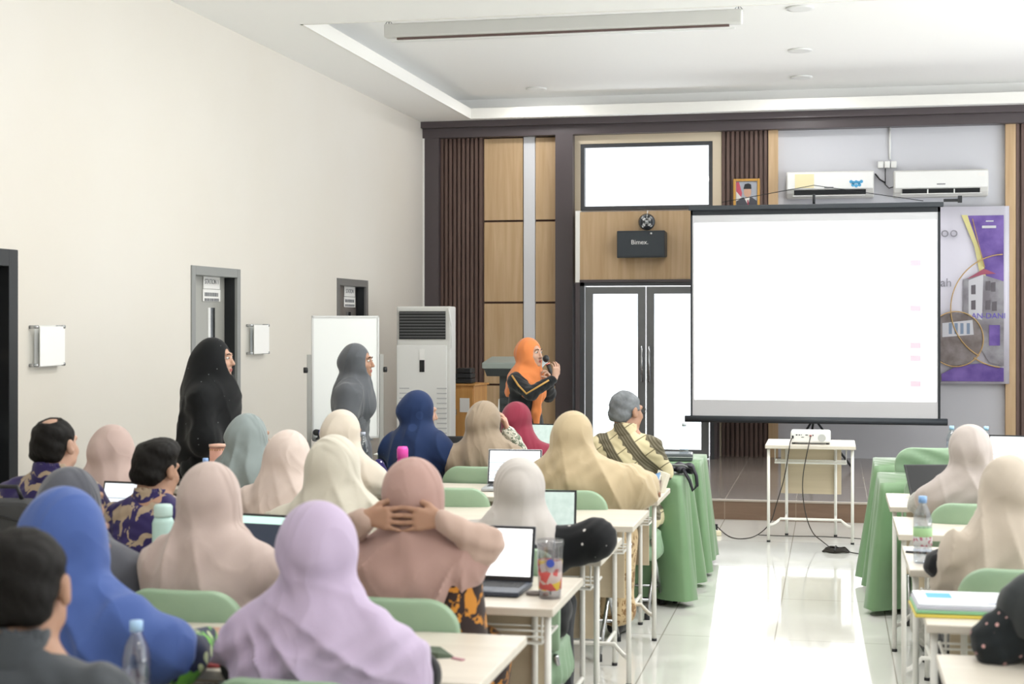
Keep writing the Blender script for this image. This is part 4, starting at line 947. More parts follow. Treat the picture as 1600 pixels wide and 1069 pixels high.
def person(label, px, top, Y=None, d=None, yaw=0, hy=0, hp=0, hr=0, lean=(0, .05), arms=None, scarf=None, hem=-.30, loose=.5, cape=.5, folds=(9, .010), dress='#808080', skirt=None, skin=None, hair=None, glasses=False, stand=False, face=False, h_body=.0065, floor=0.0, wide=1.0, scarf_fn=None, seed=0, bun=.03, name='person', extra=None, group=None, chairlab=None, trousers=False, hidden_legs=False, sleeve=1.0):
    u = (px - 800) / F_PX; T = 0
    if d is None: d = Y / (CS + u * SN)
    hw = at(px, top, d=d); T = hw.z - floor
    male = hair is not None; skin = skin or M_SKIN
    yaw, hy, hp, hr = R(yaw), R(hy), R(hp), R(hr)
    cap = .018 if scarf else .012
    H = V(lean[0], lean[1] + .015, T - cap - .108)
    N = V(lean[0] * .8, lean[1] - .02, H[2] - .15)
    Rh = rotm(hy, hp, hr)
    rw = Matrix.Rotation(yaw, 2); hx = rw @ Vector((H[0], H[1]))
    root = thing(name, label, 'person', (hw.x - hx.x, hw.y - hx.y, floor), yaw, group)
    rnd = np.random.RandomState(seed + int(px)); p4 = rnd.uniform(0, 6.28, 8)
    sw = (.185 if male else .163) * wide
    pz_ = (N[2] * .62) if stand else .56
    P = V(0, 0, pz_); C = lerp(P, N, .68)
    SH = {s: V(s * sw + N[0], N[1] - .005, N[2] - (.06 if male else .078)) for s in (-1, 1)}
    A = {}
    for s in (-1, 1):
        dflt = (V(s * .235 * wide, N[1] + .10, max(.80, N[2] - .25)), V(s * .13, N[1] + .33, .785), V(-s * .15, 1, -.05), V(0, .1, 1)) if not stand else (V(s * .215, N[1] - .01, N[2] - .30), V(s * .2, N[1] + .06, N[2] - .53), V(0, .15, -1), V(s, 0, 0))
        A[s] = (arms or {}).get(s, dflt)
    # ---- body
    b = Sdf(); head(b, H, Rh, 1.0, male)
    b.rc(H + Rh @ V(0, -.025, -.06), N + V(0, 0, -.01), .05 if not male else .056, .056 if not male else .065, k=.03)
    b.rc(SH[-1] + V(.03, 0, 0), SH[1] - V(.03, 0, 0), .045, k=.05).rc(SH[-1] + V(.03, 0, 0), N, .04, .045, k=.04).rc(SH[1] - V(.03, 0, 0), N, .04, .045, k=.04); b.rc(N, C, .06, .1, k=.06)
    b.ell(C, (.15 * wide, .1, .17), k=.06); b.ell(lerp(P, C, .45), (.125 * wide, .095, .16), k=.06); b.rc(P - V(.07, 0, 0), P + V(.07, 0, 0), .105, k=.06)
    for s in (-1, 1):
        E, W, f, bk = A[s][:4]; E, W = np.asarray(E, float), np.asarray(W, float)
        b.rc(SH[s], E, .042, .034, k=.03).rc(E, W, .034, .024, k=.015)
        cu = A[s][4] if len(A[s]) > 4 else .35
        hand(b, W, f, bk, s if len(A[s]) < 6 else A[s][5], cu, .95 if not male else 1.02)
    if stand:
        kz = pz_ * .52; legs = {s: [V(s * .085, 0, pz_ - .03), V(s * .09, .02, kz), V(s * .09, -.01, .08), V(s * .1, .14, .035)] for s in (-1, 1)}
    else: legs = {s: [V(s * .09, .02, .53), V(s * .12, .40, .53), V(s * .13, .37, .09), V(s * .14, .52, .035)] for s in (-1, 1)}
    for s in (-1, 1):
        l = legs[s]; b.rc(l[0], l[1], .075, .055, k=.03).rc(l[1], l[2], .054, .033, k=.02).rc(l[2], l[3], .035, .027, k=.02)
    # keep body out of sight beneath the dress
    body = np_obj('body', b.mesh(h_body), skin, root)
    # ---- shoes
    for s in (-1, 1):
        l = legs[s]; np_obj('shoe', Sdf().rc(l[2] - V(0, .02, .035), l[3] + V(0, .01, 0), .042, .037, k=.02).rc(l[2] + V(0, -.02, -.03), l[2] + V(0, 0, .0), .04, .042, k=.02).mesh(.009, cut=[lambda X, Y_, Z: .002 - Z]), M_SHOE, root)
    # ---- upper garment
    dm = dress if not isinstance(dress, str) else cloth_mat('cloth_' + dress[1:], dress)
    g = Sdf(); sk = .03 + .012 * (not male)
    g.rc(SH[-1] + V(.03, 0, 0), SH[1] - V(.03, 0, 0), .058, k=.05).rc(SH[-1] + V(.03, 0, 0), N - V(0, 0, .015), .055, .06, k=.03).rc(SH[1] - V(.03, 0, 0), N - V(0, 0, .015), .055, .06, k=.03).ell(C, (.172 * wide, .122, .18), k=.06).ell(lerp(P, C, .45), (.152 * wide, .122, .19), k=.08)
    g.rc(P - V(.08 * wide, 0, 0), P + V(.08 * wide, 0, 0), .128, k=.08)
    g.rc(N - V(0, 0, .03), N + V(0, .0, .012), .085, .066, k=.04)
    for s in (-1, 1):
        E, W = np.asarray(A[s][0], float), np.asarray(A[s][1], float)
        g.rc(SH[s], E, .06 * sleeve, .052 * sleeve, k=.045).rc(E, lerp(E, W, .93), .052 * sleeve, .038 * sleeve, k=.03)
        if not stand: g.rc(legs[s][0] + V(0, .0, .02), lerp(legs[s][0], legs[s][1], .5) + V(0, 0, .01), .1, .085, k=.07)
    def gd(X, Y_, Z):
        w_ = .0045
        return w_ * (np.sin(X * 38 + 9 * np.sin(Z * 11 + p4[0]) + p4[1]) * np.sin(Z * 46 + 7 * np.sin(X * 13 + p4[2]) + Y_ * 17) + .6 * np.sin(Z * 27 + X * 21 + Y_ * 33 + p4[3]))
    gar = np_obj('shirt' if male else 'tunic', g.mesh(.009, disp=gd), dm, root, 1)
    if male: # collar
        cb = Sdf().rc(N + V(0, -.012, .02), N + V(0, -.012, .055), .078, .07, k=.01).rc(N + V(0, -.01, .03), N + V(0, -.01, .08), .066, .062, k=.004, sub=True)
        np_obj('collar', cb.mesh(.006), dm, gar)
    # ---- lower garment
    sm_ = skirt if skirt is not None and not isinstance(skirt, str) else (cloth_mat('cloth_' + skirt[1:], skirt) if skirt else dm)
    k = Sdf()
    if stand:
        if male or trousers:
            for s in (-1, 1): l = legs[s]; k.rc(l[0], l[1], .1, .078, k=.04).rc(l[1], l[2] + V(0, 0, .02), .078, .068, k=.03)
        else: k.rc(P, V(0, 0, .5), .16, .18, k=.06).rc(V(0, 0, .5), V(0, .0, .1), .18, .21, k=.06)
    else:
        for s in (-1, 1):
            l = legs[s]; rr = (.095, .075, .07) if (male or trousers) else (.105, .095, .105)
            k.rc(l[0], l[1], rr[0], rr[1], k=.03 if male or trousers else .10).rc(l[1], l[2] + V(0, 0, .06), rr[1], rr[2], k=.03 if male or trousers else .12)
    def kd(X, Y_, Z): return .006 * np.sin(X * 60 + 3 * np.sin(Z * 9 + p4[4]) + Y_ * 10) * sm(.75, .3, Z)
    np_obj('trousers' if male or trousers else 'skirt', k.mesh(.011, disp=kd, cut=[lambda X, Y_, Z: .03 - Z]), sm_, root, 1)
    # ---- scarf
    if scarf:
        fm = scarf if not isinstance(scarf, str) else cloth_mat('scarf_' + scarf[1:], scarf)
        lo = loose * .5; s_ = Sdf(); hp_ = lambda x, y_, z: H + Rh @ V(x, y_, z)
        s_.ell(hp_(0, -.026, .008), (.103, .106, .118), Rh, k=.03).ell(hp_(0, -.012, -.06), (.087, .09, .082), Rh, k=.04)
        s_.ell(hp_(0, -.075, -.02), (.06, .045 + bun, .066), Rh, k=.05)
        kn = .02 + .085 * lo
        s_.rc(hp_(0, -.005, -.085), N + V(0, .0, .0), .074 + .012 * lo, .08 + .025 * lo, k=kn)
        if loose > .75: s_.rc(hp_(0, -.03, -.02), N + V(0, -.03 - .02 * lo, -.06), .085, .09 + .04 * lo, k=kn)
        cm = cape if not isinstance(cape, dict) else min(cape.values()); so = V(.03 + (.05 if cm <= 0 else 0), 0, 0)
        for s in (-1, 1): s_.rc(SH[s] - so * s, N + V(0, -.01, -.02), .066, .07, k=.04 + .05 * lo)
        s_.rc(SH[-1] + so, SH[1] - so, .066, k=.04).ell(lerp(N, C, .82), (.184 * wide, .145, .2), k=.05)
        if hem < -.36: s_.ell(lerp(P, C, .5), (.186 * wide, .158, .24), k=.08)
        for s in (-1, 1):
            c_ = cape if not isinstance(cape, dict) else cape[s]
            E = np.asarray(A[s][0], float); W = np.asarray(A[s][1], float)
            if c_ > 0: s_.rc(SH[s], lerp(SH[s], E, min(1, c_)), .062 * sleeve + .014, .058 * sleeve + .016 + .01 * lo, k=.04 + .04 * lo)
            if c_ > 1: s_.rc(E, lerp(E, W, c_ - 1), .08, .07, k=.08)
        s_.rc(N + V(0, .05, -.02), N + V(0, .075, -.16), .065, .075, k=.05)
        if scarf_fn: scarf_fn(s_, H, N, Rh, SH)
        s_.ell(hp_(0, .112 - .008 * face, -.012 - .006 * face), (.056 + .003 * face, .07 + .004 * face, .078 + .008 * face), Rh, k=.008, sub=True)
        nf, amp = folds
        def fd(X, Y_, Z):
            phi = np.arctan2(Y_ - N[1] + .02, X - N[0])
            w_ = sm(H[2] + (.09 if loose > .52 else .0), N[2] - .1, Z)
            sd = 1 if p4[5] > 3 else -1; vert = loose > .52; qx, qz = (N[0] + sd * .05, H[2] + .26) if vert else (N[0] + sd * .21, N[2] + .03)
            th = np.arctan2(X - qx, qz - Z) if vert else np.arctan2(Z - qz, sd * (qx - X) + .02); rq = np.sqrt((X - qx) ** 2 + (Z - qz) ** 2 + .0009)
            if vert: arg = nf * 1.5 * th + 1.6 * rq * sd + 1.3 * np.sin(4 * rq + p4[0]) + 1.1 * np.sin(4.5 * th + p4[3]) + 2 * (Y_ - N[1]) + p4[1]
            else: arg = nf * .8 * th + 6 * rq + 1.2 * np.sin(6 * rq + p4[0]) + 1.0 * np.sin(3 * th + p4[3]) + p4[1]
            a = .6 + (1 - np.abs(np.sin(arg)) ** .7 - .35) * sm(.06, .2, rq) * (.65 + .35 * np.sin(6 * th + 5 * Z + p4[2]))
            hx_, hy2, hz = X - H[0], Y_ - H[1], Z - H[2]
            d2 = np.sin(34 * (hz * .75 + hx_ * math.cos(p4[2]) * .8 - hy2 * .9) + 2.4 * np.sin(hx_ * 16 + hz * 12 + p4[3]))
            hm = sm(H[2] + .10, H[2] - .03, Z) * sm(.08, -.05, hy2)
            d3 = np.sin(X * 52 * (1 if p4[5] > 3 else -1) + Z * 47 + 2.5 * np.sin(Z * 14 + p4[6]))
            ar = np.abs(np.sin(25 * np.sqrt(hx_ ** 2 + (hz + .16) ** 2 + .6 * (hy2 - .06) ** 2) + .9 * np.sin(hx_ * 14 + p4[3]) + p4[6])) ** .6
            return amp * w_ * (a - .46) * 2.1 + amp * .7 * hm * sm(.02, -.09, hz) * (.45 - ar) + amp * .2 * hm * d2 + amp * .2 * w_ * d3
        hz_ = N[2] + hem
        def hc(X, Y_, Z): 
            phi = np.arctan2(Y_ - N[1], X - N[0]); return (hz_ + .035 * np.sin(2 * phi + p4[7]) + .02 * np.sin(5 * phi + p4[6]) + .06 * np.sin(-phi)) - Z
        np_obj('headscarf', s_.mesh(.0065, disp=fd, cut=[hc]), fm, root, 1)
    if male:
        hs = Sdf(); hp_ = lambda x, y_, z: H + Rh @ V(x, y_, z)
        hs.ell(hp_(0, -.022, .03), (.082, .098, .09), Rh, k=.01).rc(hp_(-.03, -.065, -.03), hp_(.03, -.065, -.03), .045, k=.03)
        if hair.get('quiff'): hs.ell(hp_(.0, .035, .09), (.062, .062, .045), Rh, k=.03).ell(hp_(-.055, -.01, .06), (.04, .06, .05), Rh, k=.03).ell(hp_(.05, -.02, .07), (.04, .06, .045), Rh, k=.03)
        hs.ell(hp_(0, .105, -.03), (.09, .07, .085), Rh, k=.012, sub=True)
        for s in (-1, 1): hs.ell(hp_(s * .098, .008, -.025), (.034, .034, .05), Rh, k=.006, sub=True)
        hs.ell(hp_(0, -.06, -.13), (.12, .1, .06), Rh, k=.015, sub=True)
        if hair.get('bald'): hs.ell(hp_(0, -.05, .14), (.05, .05, .05), Rh, k=.02, sub=True)
        def hd(X, Y_, Z): return .003 * (np.sin(X * 150 + 3 * np.sin(Z * 60)) * np.sin(Y_ * 130 + 3 * np.sin(X * 70)) + np.sin(Z * 110 + X * 60)) * .6
        np_obj('hair', hs.mesh(.005, disp=hd), hair['m'], root, 1)
    if face: eyes(root, H, Rh)
    if glasses:
        gl = MB(); q = lambda x, y_, z: tuple(H + Rh @ V(x, y_, z))
        for s in (-1, 1):
            gl.tube([q(s * .033 + .023 * math.cos(a * R(30)), .102, .0 + .017 * math.sin(a * R(30))) for a in range(13)], .0018, 6, caps=False)
            gl.tube([q(s * .056, .102, .006), q(s * .078, .03, .006), q(s * .082, -.01, .0)], .0018, 6)
        gl.tube([q(-.01, .104, .004), q(.01, .104, .004)], .0018, 6).obj('glasses', M_BLKM, root, True)
    if extra: extra(root, H, N, Rh, A, SH)
    KIDS.pop(root, None)
    if chairlab:
        bk = rw @ Vector((0, -.0)); chair(root.location.x + bk.x, root.location.y + bk.y, yaw * .3, chairlab)
    return root

# patterned cloths
B_PURPLE = batik('purple_tan_batik', '#2f2658', '#a8957f', None, 8, thr=.6)
B_ORANGE = batik('orange_black_batik', '#2a1a17', '#c07f2c', None, 16, thr=.6)
B_BLUEW = batik('white_blue_batik', '#d9dade', '#44517f', None, 20, thr=.56)
B_LACE = batik('cream_green_lace', '#dcd9cc', '#6f7a68', None, 26, thr=.56)
B_TAN = batik('brown_floral_batik', '#8d6c46', '#cdb48c', None, 16, thr=.5)
B_FLORAL = batik('navy_green_floral', '#1a2340', '#6fb548', '#c9d7a8', 9, thr=.6)
B_PARANG = parang('olive_cream_parang_batik')
D_BLACK = dotted('black_with_pearl_dots', '#17181b', '#d9d5d2', 17, .11)
D_PINK = dotted('charcoal_with_pink_dots', '#22272a', '#cfa3a0', 34, .2)
D_SEQ = dotted('black_with_sequins', '#131517', '#8a8f90', 24, .07)
YW = {0: 2.72, 1: 3.64, 2: 4.72, 3: 5.77, 4: 6.76, 5: 7.77, 6: 8.87, 7: 9.92}
def up(x, y_, z): return V(x, y_, z)

person('person with thick black hair seen from behind at the left edge, nearest the camera', 42, 820, Y=YW[0], yaw=2, hy=6, dress='#4a4f55', hair={'m': M_HAIR}, skin=M_SKIN, lean=(0, .05), h_body=.006, trousers=True)
person('person in bright royal blue headscarf with navy floral sleeves', 112, 760, Y=YW[1], yaw=-8, hy=-22, hp=-6, hr=-6, scarf=cloth_mat('royal_blue_cloth', '#3a57a5', '#4a68b4'), loose=1.0, cape={-1: .9, 1: .75}, hem=-.5, folds=(8, .013), dress=B_FLORAL, lean=(-.01, .04), wide=1.03, bun=.0, seed=3,
       arms={1: (up(.3, .1, .82), up(.22, .34, .82), up(-.1, 1, .1), up(0, 0, 1))}, sleeve=1.15)
person('person in lilac headscarf over a black dress, in the front of the picture', 500, 780, Y=YW[1], yaw=-2, hy=4, scarf=cloth_mat('lilac_cloth', '#c3aed0', '#cdbbd9'), loose=.25, cape={-1: .55, 1: .6}, hem=-.5, folds=(9, .018), dress='#1b1c20', wide=1.0, bun=.01, seed=5, lean=(0, .04), sleeve=1.1, chairlab='green covered chair under the person in lilac headscarf')
person('person in beige-pink headscarf and lace dress, left of the lilac headscarf', 335, 720, Y=YW[2], yaw=-3, hy=-12, scarf=cloth_mat('beige_pink_cloth', '#c9b2a9', '#d3beb5'), loose=.65, cape=.75, hem=-.42, folds=(8, .013), dress=batik('beige_lace', '#c3b1a2', '#b09d8c', None, 30), wide=1.08, bun=.01, seed=1, chairlab='green covered chair under the person in beige-pink headscarf')
def mauve_arm(root, H, N, Rh, A, SH): pass
person('person in mauve headscarf with both hands clasped behind the head', 648, 714, Y=YW[2], yaw=0, hy=0, hp=-4, scarf=cloth_mat('mauve_cloth', '#b88f86', '#c29b91'), loose=.3, cape={-1: .25, 1: .25}, hem=-.42, folds=(9, .017), dress=cloth_mat('pink_beige_cloth', '#c9ab9b'), skirt=B_ORANGE, skin=M_SKIN, seed=2, wide=1.02, bun=.0, lean=(0, .04), h_body=.005,
       arms={s: (up(s * .245, .02, .985), up(s * .125, -.075, 1.075), up(-s * 1, -.22, .0), up(0, -1, .1), .3) for s in (-1, 1)},
       chairlab='green covered chair under the person in mauve headscarf',
       extra=lambda root, H, N, Rh, A, SH: np_obj('side_panel', Sdf().rc(N + V(.16, .0, -.12), V(.165, .0, .56), .07, .1, k=.05).ell(V(.15, 0, .7), (.075, .13, .2), k=.05).mesh(.009), B_ORANGE, root))
person('person in dark grey headscarf, mostly hidden behind the royal blue headscarf', 118, 728, Y=YW[2], yaw=-5, hy=-20, scarf=cloth_mat('slate_grey_cloth', '#5b5d66', '#666872'), loose=.7, cape=.3, hem=-.3, dress=B_BLUEW, seed=7, sleeve=1.2, wide=1.1)
person('person in cream headscarf draped wide, in the centre of the left block', 525, 680, Y=YW[3], yaw=6, hy=-14, hp=-12, scarf=cloth_mat('cream_cloth', '#d9d2bf', '#e0dac8'), loose=.9, cape=.9, hem=-.42, folds=(7, .014), dress=batik('cream_lace', '#ddd8c8', '#cfc9b6', None, 30), seed=4, bun=.0, wide=1.12, lean=(.0, .1), chairlab='green covered chair under the person in cream headscarf')
person('person with black swept-up hair in a purple batik shirt, beside a mint bottle', 246, 688, Y=YW[3], yaw=-6, hy=-12, hp=-8, hair={'m': M_HAIR, 'quiff': 1}, dress=B_PURPLE, skin=M_SKIN, lean=(.02, .06), trousers=True)
person('person with a thinning crown in purple batik shirt, at the far left', 88, 650, Y=YW[3], yaw=-6, hy=-6, hp=2, hair={'m': M_HAIR, 'bald': 1}, dress=B_PURPLE, skin=M_SKIN2, lean=(0, .04), trousers=True)
person('person in pale grey headscarf with black pearl-dotted sleeve, behind the big laptop', 812, 716, Y=5.88, yaw=4, hy=6, hp=-16, hr=-4, scarf=cloth_mat('pale_grey_cloth', '#cbc3be', '#d3ccc7'), loose=.5, cape={-1: .3, 1: 0}, hem=-.3, folds=(7, .011), dress=D_BLACK, skirt='#23262d', seed=6, lean=(0, .13), sleeve=1.45,
       arms={1: (up(.31, .08, .845), up(.12, .24, .79), up(-.6, .8, -.1), up(0, .1, 1))}, chairlab='green covered chair under the person in pale grey headscarf', trousers=True)
person('person in dusty pink headscarf against the cream wall, behind a white laptop screen', 180, 663, Y=YW[4], yaw=-6, hy=-10, hp=-4, scarf=cloth_mat('dusty_pink_cloth', '#c4a9a0', '#cfb6ad'), loose=.8, cape=.4, hem=-.3, folds=(9, .014), dress='#b9a49a', seed=8)
person('person in peach-white headscarf, between the grey-green and cream headscarves', 450, 672, Y=YW[4], yaw=-4, hy=16, hp=-10, hr=8, scarf=cloth_mat('peach_white_cloth', '#dfcabf', '#e6d4ca'), loose=.9, cape=.5, hem=-.3, folds=(9, .013), dress='#d9c8bd', seed=9, lean=(0, .1))
person('person in grey-green headscarf leaning right, beside a peach tumbler', 393, 646, Y=YW[5], yaw=-12, hy=-30, hp=-6, hr=-10, scarf=cloth_mat('grey_green_cloth', '#8d9b9b', '#98a6a6'), loose=.9, cape=.5, hem=-.3, folds=(10, .014), dress='#8d9b9b', seed=10, wide=1.05)
person('person in ivory headscarf and white blouse, behind the cream headscarf', 538, 640, Y=YW[5], yaw=-4, hy=-24, hp=-6, scarf=cloth_mat('ivory_cloth', '#dccfbd', '#e3d8c8'), loose=.7, cape=.3, hem=-.25, folds=(9, .011), dress=batik('white_lace', '#dcdad4', '#c6c2b8', None, 28), seed=11)
person('person in long tan headscarf reaching over a desk, in the middle of the picture', 897, 642, Y=YW[5], yaw=-6, hy=-6, hp=-6, hr=4, scarf=cloth_mat('tan_cloth', '#bfa983', '#c9b48f'), loose=1.0, cape={-1: .8, 1: .95}, hem=-.5, scarf_fn=lambda s_, H, N, Rh, SH: s_.rc(N + V(.1, -.02, -.1), V(.3, .1, .80), .09, .1, k=.12).rc(N + V(.1, .05, -.1), V(.31, .3, .83), .08, .07, k=.1), folds=(8, .015), dress='#bfa983', skirt=B_TAN, seed=12, bun=.0, wide=1.12, lean=(-.02, .05),
       arms={1: (up(.27, .12, .86), up(.29, .38, .80), up(.1, 1, -.05), up(0, 0, 1))}, chairlab='green covered chair under the person in long tan headscarf')
person('person in navy headscarf with white embroidered hem, before the tall air conditioner', 657, 610, Y=YW[6], yaw=-14, hy=-42, hp=-8, scarf=dotted('navy_embroidered', '#1f3157', '#2a3d66', 9, .25), loose=.7, cape=.9, hem=-.34, folds=(9, .012), dress='#1f3157', skin=M_SKIN2, seed=13, wide=1.08)
person('person in taupe headscarf and green lace blouse resting the cheek on a hand', 758, 626, Y=YW[6], yaw=2, hy=-18, hp=-6, hr=10, scarf=cloth_mat('taupe_cloth', '#9d8a73', '#a9967f'), loose=.55, cape=.12, hem=-.22, folds=(9, .012), dress=B_LACE, skin=M_SKIN2, seed=14, sleeve=1.25, wide=1.05,
       arms={1: (up(.22, .22, .82), up(.13, .13, 1.03), up(-.25, -.2, 1), up(1, .1, 0), .5), -1: (up(-.29, .12, .8), up(-.12, .33, .785), up(.3, 1, 0), up(0, 0, 1))}, chairlab='green covered chair under the person in taupe headscarf')
person('person with short grey hair and glasses in an olive and cream batik shirt', 980, 610, Y=YW[6], yaw=-8, hy=-34, hp=-2, hair={'m': M_HAIRG}, glasses=True, dress=B_PARANG, skin=M_SKIN, seed=15, trousers=True, wide=.88, chairlab='green covered chair under the person in olive batik shirt')
person('person in crimson headscarf and dress, just left of the open laptop by the speaker', 810, 627, Y=YW[7], yaw=-8, hy=-12, scarf=cloth_mat('crimson_cloth', '#8d2239', '#982a42'), loose=.5, cape=.9, hem=-.34, folds=(8, .008), dress='#8d2239', seed=16)
# right of the aisle
person('person in grey-beige headscarf at the right, behind the tall bottle', 1513, 663, Y=7.6, yaw=4, hy=12, hp=-6, scarf=cloth_mat('grey_beige_cloth', '#bcb0aa', '#c7bcb6'), loose=.55, wide=.95, cape={-1: .3, 1: .3}, hem=-.26, folds=(9, .012), dress=batik('grey_lace', '#b9b8b2', '#a5a49d', None, 28), seed=17, chairlab='green covered chair under the person in grey-beige headscarf')
person('person in oatmeal headscarf draped over black clothes, at the right edge', 1572, 712, Y=5.72, yaw=6, hy=16, hp=-14, hr=8, scarf=cloth_mat('oatmeal_cloth', '#cdbdab', '#d6c8b8'), loose=.7, wide=.95, cape={-1: .2, 1: .5}, hem=-.46, scarf_fn=lambda s_, H, N, Rh, SH: s_.rc(N + V(-.1, .04, -.08), V(-.2, .16, .74), .07, .055, k=.07), folds=(8, .013), dress='#1c1d22', seed=18, lean=(0, .08), skirt='#1c1d22', chairlab='green covered chair under the person in oatmeal headscarf', trousers=True)
person('person in charcoal sleeve with pink dots, cut off by the right edge', 1712, 745, Y=4.45, yaw=6, hy=0, scarf=cloth_mat('dark_grey_cloth', '#3a3f42'), loose=.5, cape=.2, hem=-.2, dress=D_PINK, seed=19, sleeve=1.35,
       arms={-1: (up(-.27, .04, .80), up(-.12, .26, .79), up(.3, 1, 0), up(0, 0, 1))})
# standing
person('person standing in a long black sequined headscarf and dress by the grey door', 338, 527, d=9.0, yaw=-84, hy=-4, scarf=D_SEQ, loose=.8, cape=1.1, hem=-.66, folds=(7, .007), dress='#131517', skirt='#131517', skin=M_SKIN2, stand=True, face=True, seed=20, wide=1.0, bun=.01, scarf_fn=lambda s_, H, N, Rh, SH: s_.rc(H + V(0, -.05, -.1), N + V(0, -.05, -.62), .105, .155, k=.12).rc(N + V(0, .05, -.1), N + V(0, .03, -.62), .1, .15, k=.1),
       arms={s: (up(s * .2, .06, 1.0), up(s * .05, .2, .98), up(-s, .2, 0), up(0, 1, .2), .5) for s in (-1, 1)})
person('person standing in slate grey headscarf and coat before the white board', 560, 536, d=10.5, yaw=-84, hy=-4, scarf=cloth_mat('steel_grey_cloth', '#5c6066', '#676b71'), loose=.75, cape=.6, hem=-.36, folds=(9, .009), dress='#63666c', skirt='#5b5e64', skin=M_SKIN, stand=True, face=True, seed=21, wide=1.0, sleeve=1.1)
def speaker_extra(root, H, N, Rh, A, SH):
    gm = mat('gold_braid', '#c79b55', .5, .2)
    for s in (1, -1):
        E, W = np.asarray(A[s][0], float), np.asarray(A[s][1], float); o = V(.045 * s, 0, .03)
        MB().tube([tuple(SH[s] + V(.045 * s, 0, .05)), tuple(lerp(SH[s], E, .5) + V(.066 * s, 0, .02)), tuple(E + V(.064 * s, .0, .0)), tuple(lerp(E, W, .5) + V(.055 * s, .0, .0)), tuple(lerp(E, W, .9) + V(.048 * s, 0, 0))], .008, 6).obj('gold_braid', gm, root, True)
    MB().tube([(.172 * math.cos(a * R(15)), .139 * math.sin(a * R(15)), .86 + .0 * a) for a in range(25)], .007, 6, caps=False).obj('gold_braid', gm, root, True)
    om = MATS['orange_cloth']
    t = Sdf().rc(N + V(.03, .13, -.12), V(.05, .15, .98), .045, .04, k=.04).rc(V(.05, .15, .98), V(.055, .165, .86), .038, .02, k=.03).rc(V(.055, .165, .86), V(.055, .165, .80), .018, .034, k=.01)
    np_obj('scarf_tail', t.mesh(.007, disp=lambda X, Y_, Z: .005 * np.sin(X * 120 + Z * 14)), om, root)
person('person in orange headscarf speaking into a microphone, one hand raised', 829, 527, d=12.1, yaw=-112, hy=-4, hp=2, scarf=cloth_mat('orange_cloth', '#ec7a33', '#f08a48'), loose=.55, cape=0, hem=-.2, folds=(8, .010), dress='#26282c', skirt='#26282c', skin=M_SKIN2, stand=True, face=True, seed=22, h_body=.0055, extra=speaker_extra, bun=.03,
       scarf_fn=lambda s_, H, N, Rh, SH: s_.rc(N + V(0, -.10, -.05), N + V(.02, -.13, -.30), .06, .05, k=.05),
       arms={1: (up(.2, .2, 1.13), up(.12, .37, 1.25), up(-.1, .15, 1), up(.3, 1, 0), .55), -1: (up(-.19, .12, 1.10), up(-.055, .21, 1.21), up(.35, .05, 1), up(-.8, .6, 0), .95)})
# ------------------------------------------------------------------ things on the desks
def screen_mat(name, kind):
    q = NB(name, .4, .3, 0); sp = q.n('ShaderNodeSeparateXYZ', {0: q.tc}); x, z = sp.outputs[0], sp.outputs[2]
    if kind == 'page': c = q.mix(q.math('GREATER_THAN', z, .185), '#f4f5f6', '#d7d9dc'); c = q.mix(q.math('MULTIPLY', q.math('GREATER_THAN', z, .165), q.math('LESS_THAN', z, .172)), c, '#c6c8cc'); es = .85
    elif kind == 'dark': c = q.mix(q.math('GREATER_THAN', z, .16), '#2e3440', '#bfe0d8'); es = .6
    elif kind == 'off': c = q.mix(0.0, '#0d0f12', '#0d0f12'); es = .1
    elif kind == 'doc':
        ln = q.math('GREATER_THAN', q.math('SINE', q.math('MULTIPLY', z, 260.0)), .75)
        c = q.mix(q.math('MULTIPLY', ln, q.math('LESS_THAN', z, .15)), '#dfe4ea', '#a9b2bc'); es = .6
    else: c = q.mix(q.n('ShaderNodeTexNoise', {'Vector': q.tc, 'Scale': 30.0}).outputs['Fac'], '#9fb3ad', '#c3d0cc'); es = .45
    q.out(c); q.nt.links.new(c, q.b.inputs['Emission Color']); q.b.inputs['Emission Strength'].default_value = es; return q.m
SCR = {k: screen_mat('screen_' + k, k) for k in ('page', 'dark', 'off', 'doc', 'mint')}
M_LAPD = mat('laptop_slate', '#3c4452', .4, .3); M_LAPK = mat('laptop_black', '#1b1d20', .4); M_LAPS = mat('laptop_silver', '#b9bdc2', .35, .5)
M_KEYS = mat('keyboard_black', '#14161a', .5)
def laptop(label, x, y_, rz, scr, shell, ang=108, w_=.31, dp=.22, away=False):
    t = thing('laptop', label, 'laptop', (x, y_, DHT), rz, 'open laptops')
    MB().box((-w_ / 2, -dp / 2, .003), (w_ / 2, dp / 2, .019)).obj('base', shell, t, bevel=.003)
    kb = MB()
    for r_ in range(5):
        for c_ in range(13): kb.box((-w_ * .44 + c_ * w_ * .068, -.01 + r_ * .022, .019), (-w_ * .44 + c_ * w_ * .068 + w_ * .058, .007 + r_ * .022, .0205))
    kb.obj('keyboard', M_KEYS, t); MB().box((-.05, -dp / 2 + .015, .019), (.05, -.03, .0198)).obj('touchpad', shell, t)
    l = thing('lid', 'x', 'x'); del l['label']; del l['category']
    bpy.data.objects.remove(l)
    h = w_ * .66
    lid = MB().box((-w_ / 2, 0, 0), (w_ / 2, .008, h)).obj('lid', shell, t, bevel=.002); lid.location = (0, dp / 2, .018); lid.rotation_euler = (-R(ang - 90), 0, 0)
    MB().box((-w_ / 2 + .003, -.0015, .003), (w_ / 2 - .003, 0, h - .003)).obj('bezel', M_LAPK if shell is not M_LAPS else M_LAPK, lid)
    MB().box((-w_ / 2 + .01, -.003, .018), (w_ / 2 - .01, -.0015, h - .01)).obj('display', SCR[scr], lid)
    return t
def pos(px, py, Y): p = at(px, py, Y=Y); return p.x
laptop('slate laptop with a large white page, on the aisle desk before the mauve headscarf', pos(768, 800, 5.28) + .0, 5.16, R(-2), 'page', M_LAPD, 104, w_=.30)
